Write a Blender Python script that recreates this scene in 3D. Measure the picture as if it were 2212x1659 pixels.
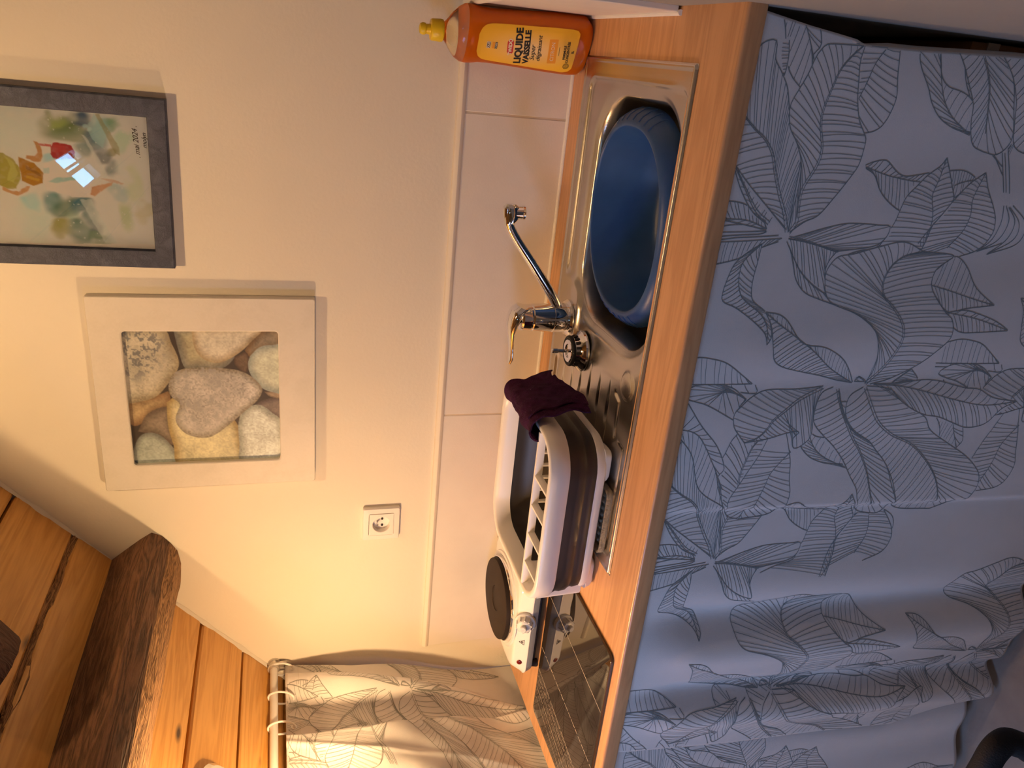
import bpy, bmesh, math, random
import numpy as np
from mathutils import Vector, Matrix

for _o in list(bpy.data.objects): bpy.data.objects.remove(_o)
SC = bpy.context.scene; COL = SC.collection
random.seed(5); RNG = np.random.default_rng(7)

# ------------------------------------------------------------------ camera, world, lights, exposure
# units are metres; z = 0 is the top of the worktop, y = 0 the back wall, x = 0 the right wall
cam_d = bpy.data.cameras.new('camera'); cam = bpy.data.objects.new('camera', cam_d); COL.objects.link(cam)
cam_d.sensor_fit = 'HORIZONTAL'; cam_d.sensor_width = 36.0; cam_d.lens = 1687.066/2212*36
cam_d.clip_start = 0.01
RIGHT = Vector((0.91804435, 0.396064, -0.01810728)); DOWN = Vector((0.09649211, -0.26749157, -0.95871661)); FWD = Vector((-0.38455668, 0.87839716, -0.28378618))
m = Matrix((( DOWN.x, RIGHT.x, -FWD.x, -0.09103832),
            ( DOWN.y, RIGHT.y, -FWD.y, -1.56562962),
            ( DOWN.z, RIGHT.z, -FWD.z,  0.56349305), (0, 0, 0, 1)))
cam.matrix_world = m
SC.camera = cam

W = bpy.data.worlds.new('dusk'); SC.world = W; W.use_nodes = True
W.node_tree.nodes['Background'].inputs[0].default_value = (0.25, 0.45, 1.0, 1)
W.node_tree.nodes['Background'].inputs[1].default_value = 1.0

def light(name, kind, loc, power, color, size=0.03, rot=None, size_y=None):
    d = bpy.data.lights.new(name, kind); d.energy = power; d.color = color
    if kind == 'POINT': d.shadow_soft_size = size
    else:
        d.size = size
        if size_y: d.shape = 'RECTANGLE'; d.size_y = size_y
    o = bpy.data.objects.new(name, d); COL.objects.link(o); o.location = loc
    if rot: o.rotation_euler = rot
    return o
LAMP_A = Vector((-1.375, -0.545, 0.555)); LAMP_B = Vector((-0.53, -0.70, 1.33))
WARM = (1.0, 0.61, 0.28)
POWER_A, POWER_B = 16.5, 18.0                      # the two bulbs are emitting spheres, built with their lamps below
RS = 0.91476; RA = math.atan(RS)                 # roof slope
SKY_C = Vector((-0.695, -2.17, RS*(-0.695+0.973)+1.1051+0.045))
light('skylight_daylight', 'AREA', SKY_C, 3.4, (0.22, 0.62, 1.0), 0.19, (0, -RA, 0), 0.38)
SKY2_C = Vector((-1.61, -1.50, RS*(-1.61+0.973)+1.1051+0.035))
light('added_low_daylight', 'AREA', SKY2_C, 12.5, (0.40, 0.57, 0.97), 0.40, (0, -RA, 0), 0.60)  # added daylight from an unseen opening, bluer fill for the lower left
SC.view_settings.view_transform = 'Standard'
try: SC.view_settings.look = 'None'
except Exception: pass
SC.view_settings.exposure = 0.0; SC.view_settings.gamma = 1.0; SC.view_settings.use_curve_mapping = False

# ------------------------------------------------------------------ helpers
def lin(c): 
    c = np.asarray(c, float)/255.0
    return np.where(c <= 0.04045, c/12.92, ((c+0.055)/1.055)**2.4)
def alb(c, wall=(222, 178, 122), w=0.78):
    """reflectance of a colour seen beside a near-white wall that the lamps tint"""
    return np.clip(lin(c)/lin(wall)*w, 0.0, 0.92)

MATS = {}
def mat(name, col=(0.8, 0.8, 0.8), rough=0.5, metal=0.0, var=0.0, vscale=8.0, bump=0.0, bscale=60.0, spec=0.5, trans=0.0, ior=1.45,
        emit=None, estr=0.0, stretch=(1, 1, 1), coat=0.0, attr=None, sheen=0.0, alpha=1.0):
    if name in MATS: return MATS[name]
    M = bpy.data.materials.new(name); M.use_nodes = True
    nt = M.node_tree; N = nt.nodes; b = N['Principled BSDF']
    b.inputs['Base Color'].default_value = (*col[:3], 1); b.inputs['Roughness'].default_value = rough; b.inputs['Metallic'].default_value = metal
    b.inputs['Specular IOR Level'].default_value = spec; b.inputs['Transmission Weight'].default_value = trans; b.inputs['IOR'].default_value = ior
    b.inputs['Coat Weight'].default_value = coat; b.inputs['Sheen Weight'].default_value = sheen; b.inputs['Alpha'].default_value = alpha
    if emit: b.inputs['Emission Color'].default_value = (*emit, 1); b.inputs['Emission Strength'].default_value = estr
    tc = N.new('ShaderNodeTexCoord'); mp = N.new('ShaderNodeMapping'); mp.inputs['Scale'].default_value = stretch
    nt.links.new(tc.outputs['Object'], mp.inputs['Vector'])
    if attr:
        a = N.new('ShaderNodeAttribute'); a.attribute_name = attr
        nt.links.new(a.outputs['Color'], b.inputs['Base Color'])
    elif var > 0:
        n = N.new('ShaderNodeTexNoise'); n.inputs['Scale'].default_value = vscale; n.inputs['Detail'].default_value = 6
        r = N.new('ShaderNodeValToRGB'); r.color_ramp.elements[0].position = 0.3; r.color_ramp.elements[1].position = 0.7
        r.color_ramp.elements[0].color = (*[max(0, c*(1-var)) for c in col[:3]], 1); r.color_ramp.elements[1].color = (*[min(1, c*(1+var)) for c in col[:3]], 1)
        nt.links.new(mp.outputs[0], n.inputs['Vector']); nt.links.new(n.outputs[0], r.inputs[0]); nt.links.new(r.outputs[0], b.inputs['Base Color'])
    if bump > 0:
        n2 = N.new('ShaderNodeTexNoise'); n2.inputs['Scale'].default_value = bscale; n2.inputs['Detail'].default_value = 5
        bp = N.new('ShaderNodeBump'); bp.inputs['Strength'].default_value = bump; bp.inputs['Distance'].default_value = 0.01
        nt.links.new(mp.outputs[0], n2.inputs['Vector']); nt.links.new(n2.outputs[0], bp.inputs['Height']); nt.links.new(bp.outputs[0], b.inputs['Normal'])
    MATS[name] = M
    return M

def wood(name, c0, c1, scale, stretch, rough=0.5, knots=False, rings=1.0, dark=(0.05, 0.02, 0.008), bump=0.15, axis='Y', coat=0.0):
    """procedural wood grain: a noise-warped band texture plus fine fibres and optional knots"""
    M = bpy.data.materials.new(name); M.use_nodes = True; nt = M.node_tree; N = nt.nodes; L = nt.links; b = N['Principled BSDF']
    b.inputs['Roughness'].default_value = rough; b.inputs['Coat Weight'].default_value = coat
    tc = N.new('ShaderNodeTexCoord'); oi = N.new('ShaderNodeObjectInfo')
    add = N.new('ShaderNodeVectorMath'); add.operation = 'ADD'
    cmb = N.new('ShaderNodeVectorMath'); cmb.operation = 'SCALE'; cmb.inputs[0].default_value = (7.3, 3.1, 5.7)
    L.new(oi.outputs['Random'], cmb.inputs['Scale']); L.new(tc.outputs['Object'], add.inputs[0]); L.new(cmb.outputs[0], add.inputs[1])
    mp = N.new('ShaderNodeMapping'); mp.inputs['Scale'].default_value = stretch; L.new(add.outputs[0], mp.inputs['Vector'])
    n = N.new('ShaderNodeTexNoise'); n.inputs['Scale'].default_value = scale; n.inputs['Detail'].default_value = 3; n.inputs['Distortion'].default_value = 0.6; L.new(mp.outputs[0], n.inputs['Vector'])
    mul = N.new('ShaderNodeMath'); mul.operation = 'MULTIPLY'; mul.inputs[1].default_value = 7.0*rings; L.new(n.outputs[0], mul.inputs[0])
    fr = N.new('ShaderNodeMath'); fr.operation = 'PINGPONG'; fr.inputs[1].default_value = 0.5; L.new(mul.outputs[0], fr.inputs[0])
    n2 = N.new('ShaderNodeTexNoise'); n2.inputs['Scale'].default_value = scale*14; n2.inputs['Detail'].default_value = 2; L.new(mp.outputs[0], n2.inputs['Vector'])
    ad = N.new('ShaderNodeMath'); ad.operation = 'MULTIPLY_ADD'; ad.inputs[1].default_value = 0.55; L.new(n2.outputs[0], ad.inputs[0]); L.new(fr.outputs[0], ad.inputs[2])
    r = N.new('ShaderNodeValToRGB'); r.color_ramp.elements[0].position = 0.22; r.color_ramp.elements[1].position = 0.72
    r.color_ramp.elements[0].color = (*c0, 1); r.color_ramp.elements[1].color = (*c1, 1); L.new(ad.outputs[0], r.inputs[0])
    out = r.outputs[0]
    if knots:
        vm = N.new('ShaderNodeMapping'); vm.inputs['Scale'].default_value = knots; L.new(add.outputs[0], vm.inputs['Vector'])
        v = N.new('ShaderNodeTexVoronoi'); v.inputs['Scale'].default_value = 1.0; v.inputs['Randomness'].default_value = 1.0; L.new(vm.outputs[0], v.inputs['Vector'])
        kr = N.new('ShaderNodeValToRGB'); kr.color_ramp.elements[0].position = 0.035; kr.color_ramp.elements[1].position = 0.11
        kr.color_ramp.elements[0].color = (1, 1, 1, 1); kr.color_ramp.elements[1].color = (0, 0, 0, 1); L.new(v.outputs['Distance'], kr.inputs[0])
        mx = N.new('ShaderNodeMix'); mx.data_type = 'RGBA'; mx.inputs['B'].default_value = (*dark, 1); L.new(kr.outputs[0], mx.inputs['Factor']); L.new(out, mx.inputs['A']); out = mx.outputs['Result']
    L.new(out, b.inputs['Base Color'])
    bp = N.new('ShaderNodeBump'); bp.inputs['Strength'].default_value = bump; bp.inputs['Distance'].default_value = 0.004; L.new(ad.outputs[0], bp.inputs['Height']); L.new(bp.outputs[0], b.inputs['Normal'])
    MATS[name] = M
    return M

def link(o, parent=None):
    COL.objects.link(o)
    if parent is not None: o.parent = parent
    return o
def tag(o, label=None, cat=None, group=None, kind=None):
    if label: o['label'] = label
    if cat: o['category'] = cat
    if group: o['group'] = group
    if kind: o['kind'] = kind
    return o
def thing(name, label, cat, loc=(0, 0, 0), group=None):
    o = bpy.data.objects.new(name, None); o.empty_display_size = 0.05; o.location = loc; link(o)
    return tag(o, label, cat, group)

class G:
    """collects vertices and faces of one mesh"""
    def __init__(s): s.v = []; s.f = []; s.mi = []; s.cur = 0
    def add(s, v, f):
        k = len(s.v); s.v += [tuple(map(float, p)) for p in v]; s.f += [tuple(i+k for i in q) for q in f]; s.mi += [s.cur]*len(f); return s
    def box(s, lo, hi, bevel=0.0, seg=2):
        lo = Vector(lo); hi = Vector(hi)
        if bevel <= 0:
            x0, y0, z0 = lo; x1, y1, z1 = hi
            return s.add([(x0,y0,z0),(x1,y0,z0),(x1,y1,z0),(x0,y1,z0),(x0,y0,z1),(x1,y0,z1),(x1,y1,z1),(x0,y1,z1)],
                         [(3,2,1,0),(4,5,6,7),(0,1,5,4),(1,2,6,5),(2,3,7,6),(3,0,4,7)])
        bm = bmesh.new(); bmesh.ops.create_cube(bm, size=1.0)
        for v in bm.verts: v.co = Vector(((lo[i]+hi[i])/2 + v.co[i]*(hi[i]-lo[i]) for i in range(3)))
        bmesh.ops.bevel(bm, geom=list(bm.edges), offset=bevel, segments=seg, affect='EDGES', profile=0.5)
        bm.verts.ensure_lookup_table(); bm.verts.index_update()
        s.add([v.co for v in bm.verts], [[v.index for v in f.verts] for f in bm.faces]); bm.free(); return s
    def loft(s, rings, closed=True, cap0=False, cap1=False):
        n = len(rings[0]); v = [p for r in rings for p in r]; f = []
        for i in range(len(rings)-1):
            for j in range(n if closed else n-1):
                a = i*n+j; b = i*n+(j+1) % n
                f.append((a, b, b+n, a+n))
        if cap0: f.append(tuple(range(n-1, -1, -1)))
        if cap1: f.append(tuple(range((len(rings)-1)*n, len(rings)*n)))
        return s.add(v, f)
    def lathe(s, prof, c=(0, 0, 0), n=40, axis='Z', cap0=False, cap1=False, M=None):
        rings = []
        for r, h in prof:
            ring = []
            for i in range(n):
                a = 2*math.pi*i/n; p = Vector((r*math.cos(a), r*math.sin(a), h))
                if axis == 'Y': p = Vector((p.x, -p.z, p.y))
                if axis == 'X': p = Vector((p.z, p.x, p.y))
                if M is not None: p = M @ p
                ring.append(p+Vector(c))
            rings.append(ring)
        return s.loft(rings, True, cap0, cap1)
    def tube(s, path, r, n=14, cap=True, closed=False):
        P = [Vector(p) for p in path]; k = len(P); rr = r if hasattr(r, '__len__') else [r]*k
        rings = []; up = None
        for i in range(k):
            if closed: t = (P[(i+1) % k]-P[i-1]).normalized()
            else: t = (P[min(i+1, k-1)]-P[max(i-1, 0)]).normalized()
            if up is None:
                a = Vector((0, 0, 1)) if abs(t.z) < 0.9 else Vector((1, 0, 0)); up = (a-t*a.dot(t)).normalized()
            else: up = (up-t*up.dot(t)).normalized()
            w = t.cross(up)
            rings.append([P[i]+(up*math.cos(2*math.pi*j/n)+w*math.sin(2*math.pi*j/n))*rr[i] for j in range(n)])
        if closed: rings.append(rings[0])
        return s.loft(rings, True, cap and not closed, cap and not closed)
    def prism(s, poly, f0, f1):
        """poly: 2-D outline; f0, f1 map (a, b) to 3-D at either end"""
        return s.loft([[f0(*p) for p in poly], [f1(*p) for p in poly]], True, True, True)
    def build(s, name, mats, parent=None, smooth=30, label=None, cat=None, group=None, kind=None, fixn=True):
        me = bpy.data.meshes.new(name); me.from_pydata(s.v, [], s.f)
        if not isinstance(mats, (list, tuple)): mats = [mats]
        for q in mats: me.materials.append(q)
        if len(mats) > 1: me.polygons.foreach_set('material_index', s.mi)
        if fixn:
            bm = bmesh.new(); bm.from_mesh(me); bmesh.ops.recalc_face_normals(bm, faces=bm.faces); bm.to_mesh(me); bm.free()
        if smooth:
            me.polygons.foreach_set('use_smooth', [True]*len(me.polygons))
            try: me.set_sharp_from_angle(angle=math.radians(smooth))
            except Exception: pass
        me.update()
        o = bpy.data.objects.new(name, me); link(o, parent)
        return tag(o, label, cat, group, kind)

def rrect(cx, cy, hx, hy, r, n=8):
    """rounded rectangle outline, counter-clockwise"""
    r = min(r, hx, hy); o = []
    for k, (sx, sy) in enumerate(((1, 1), (-1, 1), (-1, -1), (1, -1))):
        for i in range(n+1):
            a = math.pi/2*(k+i/n); o.append((cx+sx*(hx-r)+r*math.cos(a), cy+sy*(hy-r)+r*math.sin(a)))
    return o
def smooth_path(pts, sub=6):
    P = [np.array(p, float) for p in pts]; Q = [2*P[0]-P[1]]+P+[2*P[-1]-P[-2]]; o = []
    for i in range(1, len(Q)-2):
        for k in range(sub):
            t = k/sub; a, b, c, d = Q[i-1:i+3]
            o.append(0.5*((2*b)+(-a+c)*t+(2*a-5*b+4*c-d)*t*t+(-a+3*b-3*c+d)*t**3))
    o.append(P[-1]); return o
def ss(a, b, x): 
    t = np.clip((x-a)/(b-a), 0, 1); return t*t*(3-2*t)
def text_obj(name, body, size, f, mat_, parent, shear=0.0, bold=0.0, spacing=1.0, align='CENTER'):
    """flat lettering: the font's outline mapped through f(s, t) onto a surface"""
    c = bpy.data.curves.new(name, 'FONT'); c.body = body; c.size = size; c.align_x = align; c.align_y = 'CENTER'; c.shear = shear; c.offset = bold; c.space_character = spacing; c.resolution_u = 3
    o = bpy.data.objects.new(name, c); COL.objects.link(o); dg = bpy.context.evaluated_depsgraph_get()
    me = bpy.data.meshes.new_from_object(o.evaluated_get(dg)); bpy.data.objects.remove(o); bpy.data.curves.remove(c)
    for v in me.vertices: v.co = f(v.co.x, v.co.y)
    me.materials.clear(); me.materials.append(mat_); me.name = name
    p = bpy.data.objects.new(name, me); link(p, parent); return p

# ---- flat printed pictures: colours computed on a fine grid
def homography(src, dst):
    A = []; B = []
    for (x, y), (u, v) in zip(src, dst):
        A.append([x, y, 1, 0, 0, 0, -u*x, -u*y]); B.append(u); A.append([0, 0, 0, x, y, 1, -v*x, -v*y]); B.append(v)
    return np.append(np.linalg.solve(np.array(A, float), np.array(B, float)), 1).reshape(3, 3)
def inpoly(X, Y, poly):
    """inside mask and distance to the outline"""
    P = np.array(poly, float); ins = np.zeros(X.shape, bool); D = np.full(X.shape, 1e9)
    for i in range(len(P)):
        x0, y0 = P[i]; x1, y1 = P[(i+1) % len(P)]
        c = ((y0 > Y) != (y1 > Y)); 
        with np.errstate(divide='ignore', invalid='ignore'): xi = (x1-x0)*(Y-y0)/(y1-y0)+x0
        ins ^= c & (X < xi)
        dx, dy = x1-x0, y1-y0; t = np.clip(((X-x0)*dx+(Y-y0)*dy)/(dx*dx+dy*dy+1e-9), 0, 1)
        D = np.minimum(D, np.hypot(X-x0-t*dx, Y-y0-t*dy))
    return ins, D
def fuzz(shape, n):
    """smooth random field in 0..1"""
    a = RNG.random((n, n)); yy = np.linspace(0, n-1.001, shape[0]); xx = np.linspace(0, n-1.001, shape[1])
    y0 = yy.astype(int); x0 = xx.astype(int); fy = ss(0, 1, yy-y0)[:, None]; fx = ss(0, 1, xx-x0)[None]
    A = a[y0][:, x0]; B = a[y0][:, x0+1]; Cc = a[y0+1][:, x0]; D = a[y0+1][:, x0+1]
    return (A*(1-fx)+B*fx)*(1-fy)+(Cc*(1-fx)+D*fx)*fy
def print_mesh(name, x0, x1, z0, z1, y, nx, nz, rgb, M, parent):
    X, Z = np.meshgrid(np.linspace(x0, x1, nx), np.linspace(z0, z1, nz))
    v = np.stack([X.ravel(), np.full(X.size, y), Z.ravel()], 1)
    i = np.arange(nx*nz).reshape(nz, nx); f = np.stack([i[:-1, :-1].ravel(), i[:-1, 1:].ravel(), i[1:, 1:].ravel(), i[1:, :-1].ravel()], 1)
    me = bpy.data.meshes.new(name); me.from_pydata(v.tolist(), [], f.tolist()); me.materials.append(M)
    ca = me.color_attributes.new('print', 'FLOAT_COLOR', 'POINT'); c = np.concatenate([rgb.reshape(-1, 3), np.ones((nx*nz, 1))], 1); ca.data.foreach_set('color', c.ravel().astype(np.float32))
    o = bpy.data.objects.new(name, me); return link(o, parent)
# ------------------------------------------------------------------ materials
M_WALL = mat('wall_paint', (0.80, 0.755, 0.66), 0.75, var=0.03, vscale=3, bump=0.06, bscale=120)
M_WALLR = mat('wall_shade_side', (0.30, 0.285, 0.26), 0.8, var=0.04, vscale=4, bump=0.08, bscale=160)  # darker than the other walls: shade on the right wall put into its colour
M_TILE = mat('tile_glaze', (0.78, 0.73, 0.68), 0.42, var=0.02, vscale=20, bump=0.04, bscale=300)
M_GROUT = mat('joint_filler', (0.62, 0.53, 0.42), 0.85)
M_CAULK = mat('white_sealant', (0.86, 0.84, 0.80), 0.45)
M_FLOOR = mat('grey_floor', (0.33, 0.32, 0.31), 0.7, var=0.12, vscale=14, bump=0.1, bscale=80)
M_PINE = wood('pine_board', (0.60, 0.29, 0.062), (0.74, 0.395, 0.105), 2.4, (9, 0.6, 9), 0.40, knots=(13, 4.0, 13), bump=0.06, coat=0.15)
M_DARKGAP = mat('gap_shadow_wood', (0.10, 0.045, 0.018), 0.9)
M_OAK = wood('old_oak', (0.060, 0.026, 0.013), (0.20, 0.10, 0.052), 4.0, (10, 0.9, 10), 0.75, bump=0.9, dark=(0.02, 0.01, 0.006))
M_OAKLIGHT = wood('worn_oak_edge', (0.10, 0.045, 0.02), (0.52, 0.29, 0.13), 6.0, (16, 1.2, 16), 0.8, bump=1.0)
M_TOP = wood('beech_worktop', (0.54, 0.285, 0.13), (0.66, 0.365, 0.175), 2.6, (0.75, 9, 9), 0.36, bump=0.04, rings=0.8, coat=0.1)
M_STEEL = mat('brushed_steel', (0.62, 0.59, 0.55), 0.27, 1.0, var=0.05, vscale=6, bump=0.015, bscale=260)
M_STEELD = mat('bowl_steel', (0.50, 0.48, 0.46), 0.32, 1.0)
M_CHROME = mat('chrome', (0.86, 0.86, 0.87), 0.05, 1.0)
M_BLACK = mat('black_rubber', (0.012, 0.012, 0.013), 0.55)
M_WHITEP = mat('white_plastic', (0.83, 0.80, 0.77), 0.32, bump=0.01, bscale=200)
M_WHITEG = mat('white_gloss_enamel', (0.84, 0.82, 0.80), 0.16, coat=0.3)
M_GREYR = mat('grey_silicone', (0.036, 0.031, 0.029), 0.36)
M_CLEAR = mat('clear_plastic', (0.97, 0.96, 0.94), 0.03, trans=1.0, ior=1.24)
M_BASIN = mat('blue_plastic', (0.024, 0.076, 0.225), 0.36, var=0.06, vscale=30, spec=0.4)
M_IRON = mat('cast_iron', (0.022, 0.014, 0.010), 0.62, var=0.2, vscale=30, bump=0.05, bscale=400, spec=0.25)
M_GREY = mat('grey_trim', (0.25, 0.26, 0.28), 0.4)
M_FABRIC = mat('printed_cotton', (0.76, 0.74, 0.735), 0.9, var=0.015, vscale=30, bump=0.12, bscale=900, sheen=0.1)
M_INK = mat('print_ink', (0.235, 0.27, 0.285), 0.9)
M_CLOTH = mat('purple_microfibre', (0.040, 0.010, 0.038), 0.95, var=0.35, vscale=60, bump=0.5, bscale=500, spec=0.1)

# ------------------------------------------------------------------ room
FL = -0.96
def slab(name, lo, hi, M, kind='structure', parent=None, bevel=0):
    return G().box(lo, hi, bevel).build(name, M, parent, smooth=0, kind=kind)
slab('floor', (-2.1, -4.3, FL-0.1), (2.4, 0.15, FL), M_FLOOR)
def roofz(x): return RS*(x+0.973)+1.1051
RIDGE_X = 0.30
# back wall: gable outline under the two roof slopes
gab = [(-2.05, FL), (2.3, FL), (2.3, roofz(RIDGE_X-2.0)+0.03), (RIDGE_X, roofz(RIDGE_X)+0.03), (-2.05, roofz(-2.05)+0.03)]
wall_back = G().prism(gab, lambda a, b: (a, 0, b), lambda a, b: (a, 0.15, b)).build('wall_back', M_WALL, smooth=0, kind='structure')
G().prism(gab, lambda a, b: (a, -4.15, b), lambda a, b: (a, -4.3, b)).build('wall_front', M_WALL, smooth=0, kind='structure')
slab('wall_left', (-2.2, -4.3, FL), (-1.95, 0.15, roofz(-1.95)), M_WALL)
slab('wall_side', (2.2, -4.3, FL), (2.35, 0.15, roofz(RIDGE_X-1.9)+0.05), M_WALL)
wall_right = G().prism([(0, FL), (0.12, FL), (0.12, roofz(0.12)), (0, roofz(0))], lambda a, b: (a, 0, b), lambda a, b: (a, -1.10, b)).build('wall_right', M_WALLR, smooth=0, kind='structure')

# tiles of the splashback, joints recessed and filled
def tile(parent, lo, hi):
    return G().box(lo, hi, 0.0012, 1).build('tile', M_TILE, parent, smooth=40)
HT = 0.2145
for a, b in ((-1.503, -0.8485), (-0.8455, -0.199), (-0.196, -0.009)):
    tile(wall_back, (a, -0.008, 0.0035), (b, 0.001, HT))
tile(wall_right, (-0.008, -0.427, 0.0035), (0.001, -0.010, HT))
G().box((-1.5, -0.0072, 0.004), (-0.0085, 0.0, HT-0.001)).build('tile_joint', M_GROUT, wall_back, smooth=0)
# rounded filler strip on the top edge of the tiles and the white bead under them
G().tube([(-1.5025, -0.0035, HT+0.006), (-0.004, -0.0035, HT+0.006)], [0.0095, 0.0095], 12).build('tile_edge_strip', mat('strip_cream', (0.80, 0.74, 0.64), 0.6), wall_back)
G().tube([(-0.0035, -0.002, HT+0.006), (-0.0035, -0.428, HT+0.006)], [0.0085, 0.0085], 12).build('tile_edge_strip', MATS['strip_cream'], wall_right)
G().tube([(-1.503, -0.009, 0.002), (-0.01, -0.009, 0.002)], 0.0042, 10).build('sealant_bead', M_CAULK, wall_back)
G().tube([(-0.009, -0.01, 0.002), (-0.009, -0.432, 0.002)], 0.0042, 10).build('sealant_bead', M_CAULK, wall_right)

# sloping board ceiling: every board an object, laid on a dark backing
TH = 0.018
nrm = Vector((RS, 0, -1)).normalized()            # towards the room
ceil = thing('ceiling', None, None, (0, 0, 0)); ceil['kind'] = 'structure'
def rp(x, y, d=0.0): return Vector((x, y, roofz(x)))+nrm*d
SKX = (-0.76, -0.63); SKY = (-2.36, -1.985); LOX = (-1.76, -1.459); LOY = (-1.80, -1.20)
def board(x0, x1, y0, y1, sag=0.0):
    g = G(); e = 0.0022; rings = []
    for y in (y0, y1):
        rings.append([rp(x0+e, y, -TH), rp(x0+e, y, -0.0025), rp(x0+e+0.003, y, sag), rp(x1-e-0.003, y, sag), rp(x1-e, y, -0.0025), rp(x1-e, y, -TH)])
    return g.loft(rings, True, True, True).build('plank', M_PINE, ceil, smooth=0)
bx = [-1.96, -1.86, -1.76, -1.66, -1.56, -1.459, -1.363, -1.24, -1.107, -0.999, -0.88, -0.76, -0.63, -0.515, -0.40, -0.285, -0.17, -0.055, 0.06, 0.18, 0.30]
for a, b in zip(bx[:-1], bx[1:]):
    if abs(a-SKX[0]) < 1e-6:
        board(a, b, 0, SKY[1]); board(a, b, SKY[0], -4.15)
    elif LOX[0]-1e-6 <= a and b <= LOX[1]+1e-6:
        board(a, b, 0, LOY[1]); board(a, b, LOY[0], -4.15)
    else:
        board(a+(0.004 if abs(a+1.107) < 1e-6 else 0), b, 0, -4.15, random.uniform(0, 0.0015))
# ragged lighter strip of split wood in the wide joint above the beam
g = G(); rr = []
for i in range(60):
    y = -0.004-0.05*i; w = 0.010+0.004*math.sin(i*1.7)+random.uniform(-0.002, 0.002); o_ = random.uniform(-0.002, 0.002)
    rr.append([rp(-1.107-w*0.9+o_, y, -0.006), rp(-1.107-w*0.5+o_, y, random.uniform(-0.002, 0.003)), rp(-1.107+o_, y, random.uniform(-0.006, 0.001)), rp(-1.107+w*0.5+o_, y, random.uniform(-0.003, 0.0035)), rp(-1.107+w*0.8+o_, y, -0.006)])
g.loft(rr, False).build('split_strip', M_OAKLIGHT, ceil, smooth=0)
g = G()
for a, b, c, d in ((-2.2, LOX[0], 0.1, -4.2), (LOX[0], LOX[1], 0.1, LOY[1]), (LOX[0], LOX[1], LOY[0], -4.2), (LOX[1], SKX[0], 0.1, -4.2), (SKX[1], RIDGE_X, 0.1, -4.2), (SKX[0], SKX[1], 0.1, SKY[1]), (SKX[0], SKX[1], SKY[0], -4.2)):
    g.loft([[rp(a, y, -TH-0.03), rp(a, y, -TH+0.001), rp(b, y, -TH+0.001), rp(b, y, -TH-0.03)] for y in (c, d)], True, True, True)
g.build('backing', M_DARKGAP, ceil, smooth=0)
# other slope of the roof, plain
g = G(); g.loft([[(RIDGE_X, y, roofz(RIDGE_X)), (RIDGE_X+2.0, y, roofz(RIDGE_X-2.0)), (RIDGE_X+2.0, y, roofz(RIDGE_X-2.0)+0.05), (RIDGE_X, y, roofz(RIDGE_X)+0.05)] for y in (0.1, -4.2)], True, True, True)
g.build('slope', M_WALL, ceil, smooth=0)
# ragged filler where the boards meet the back wall
g = G(); rr = []
for i in range(120):
    x = -0.2-1.4*i/119; 
    if -1.30 < x < -1.115: k = 0.35
    else: k = 1.0
    w = (0.004+0.003*abs(math.sin(i*0.9)*math.sin(i*0.37))+random.uniform(0, 0.0015))*k
    rr.append([rp(x, -0.0005, 0.0), rp(x, -w*1.4, 0.0008), rp(x, -0.0006, w)])
g.loft(rr, False).build('filler_line', mat('wall_filler', (0.80, 0.74, 0.64), 0.9), ceil, smooth=0)
# skylight in the sloping ceiling
sk = thing('window_1', None, None, tuple(SKY_C)); sk['kind'] = 'structure'
def lp(P): return Vector(P)-SKY_C
g = G()
for a, b, c, d in ((SKX[0], SKX[0]+0.012, SKY[1], SKY[0]), (SKX[1]-0.012, SKX[1], SKY[1], SKY[0]), (SKX[0], SKX[1], SKY[1]-0.016, SKY[1]), (SKX[0], SKX[1], SKY[0], SKY[0]+0.016), (-0.700, -0.688, SKY[1], SKY[0]), (-0.681, -0.675, SKY[1], SKY[0])):
    g.loft([[lp(rp(a, y, -0.02)), lp(rp(a, y, 0.004)), lp(rp(b, y, 0.004)), lp(rp(b, y, -0.02))] for y in (c, d)], True, True, True)
g.build('sash', mat('grey_sash', (0.35, 0.34, 0.33), 0.5), sk, smooth=0)

sk2 = thing('added_window', None, None, tuple(SKY2_C)); sk2['kind'] = 'structure'  # unseen window in the low slope, added to go with the extra blue daylight
g = G()
for a, b, c, d in ((LOX[0], LOX[0]+0.02, LOY[1], LOY[0]), (LOX[1]-0.02, LOX[1], LOY[1], LOY[0]), (LOX[0], LOX[1], LOY[1]-0.03, LOY[1]), (LOX[0], LOX[1], LOY[0], LOY[0]+0.03)):
    g.loft([[rp(a, y, -0.02)-SKY2_C, rp(a, y, 0.004)-SKY2_C, rp(b, y, 0.004)-SKY2_C, rp(b, y, -0.02)-SKY2_C] for y in (c, d)], True, True, True)
g.build('sash', MATS['grey_sash'], sk2, smooth=0)

# old roof timber: irregular section, worn lower arris
sec = [(-1.168, 0.975), (-1.1746, 0.9225), (-1.150, 0.893), (-1.126, 0.862), (-1.1109, 0.836), (-1.120, 0.817), (-1.140, 0.800), (-1.1634, 0.7873), (-1.195, 0.783), (-1.238, 0.787), (-1.262, 0.792), (-1.3127, 0.8064), (-1.335, 0.82)]
NS = 90
def beam_rings(idx, amp, seed):
    rg = random.Random(seed); rings = []; w = [0.0]*len(sec); tgt = [0.0]*len(sec)
    for k in range(NS):
        y = -0.001-4.1*(k/(NS-1))**1.35
        if k % 3 == 0: tgt = [rg.uniform(-1, 1) for _ in sec]
        w = [a*0.6+b*0.4 for a, b in zip(w, tgt)]
        rings.append([((sec[i][0]+amp*w[i]*(0.3 if i in (0, 1, len(sec)-1) else 1)), y, sec[i][1]+amp*w[(i*5+3) % len(sec)]*(0.3 if i in (0, 1, len(sec)-1) else 1)) for i in idx])
    return rings
beam = thing('roof_beam', 'old dark oak roof beam with a worn arris running under the sloping pine boards', 'beam', (-1.21, 0, 0.85))
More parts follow.
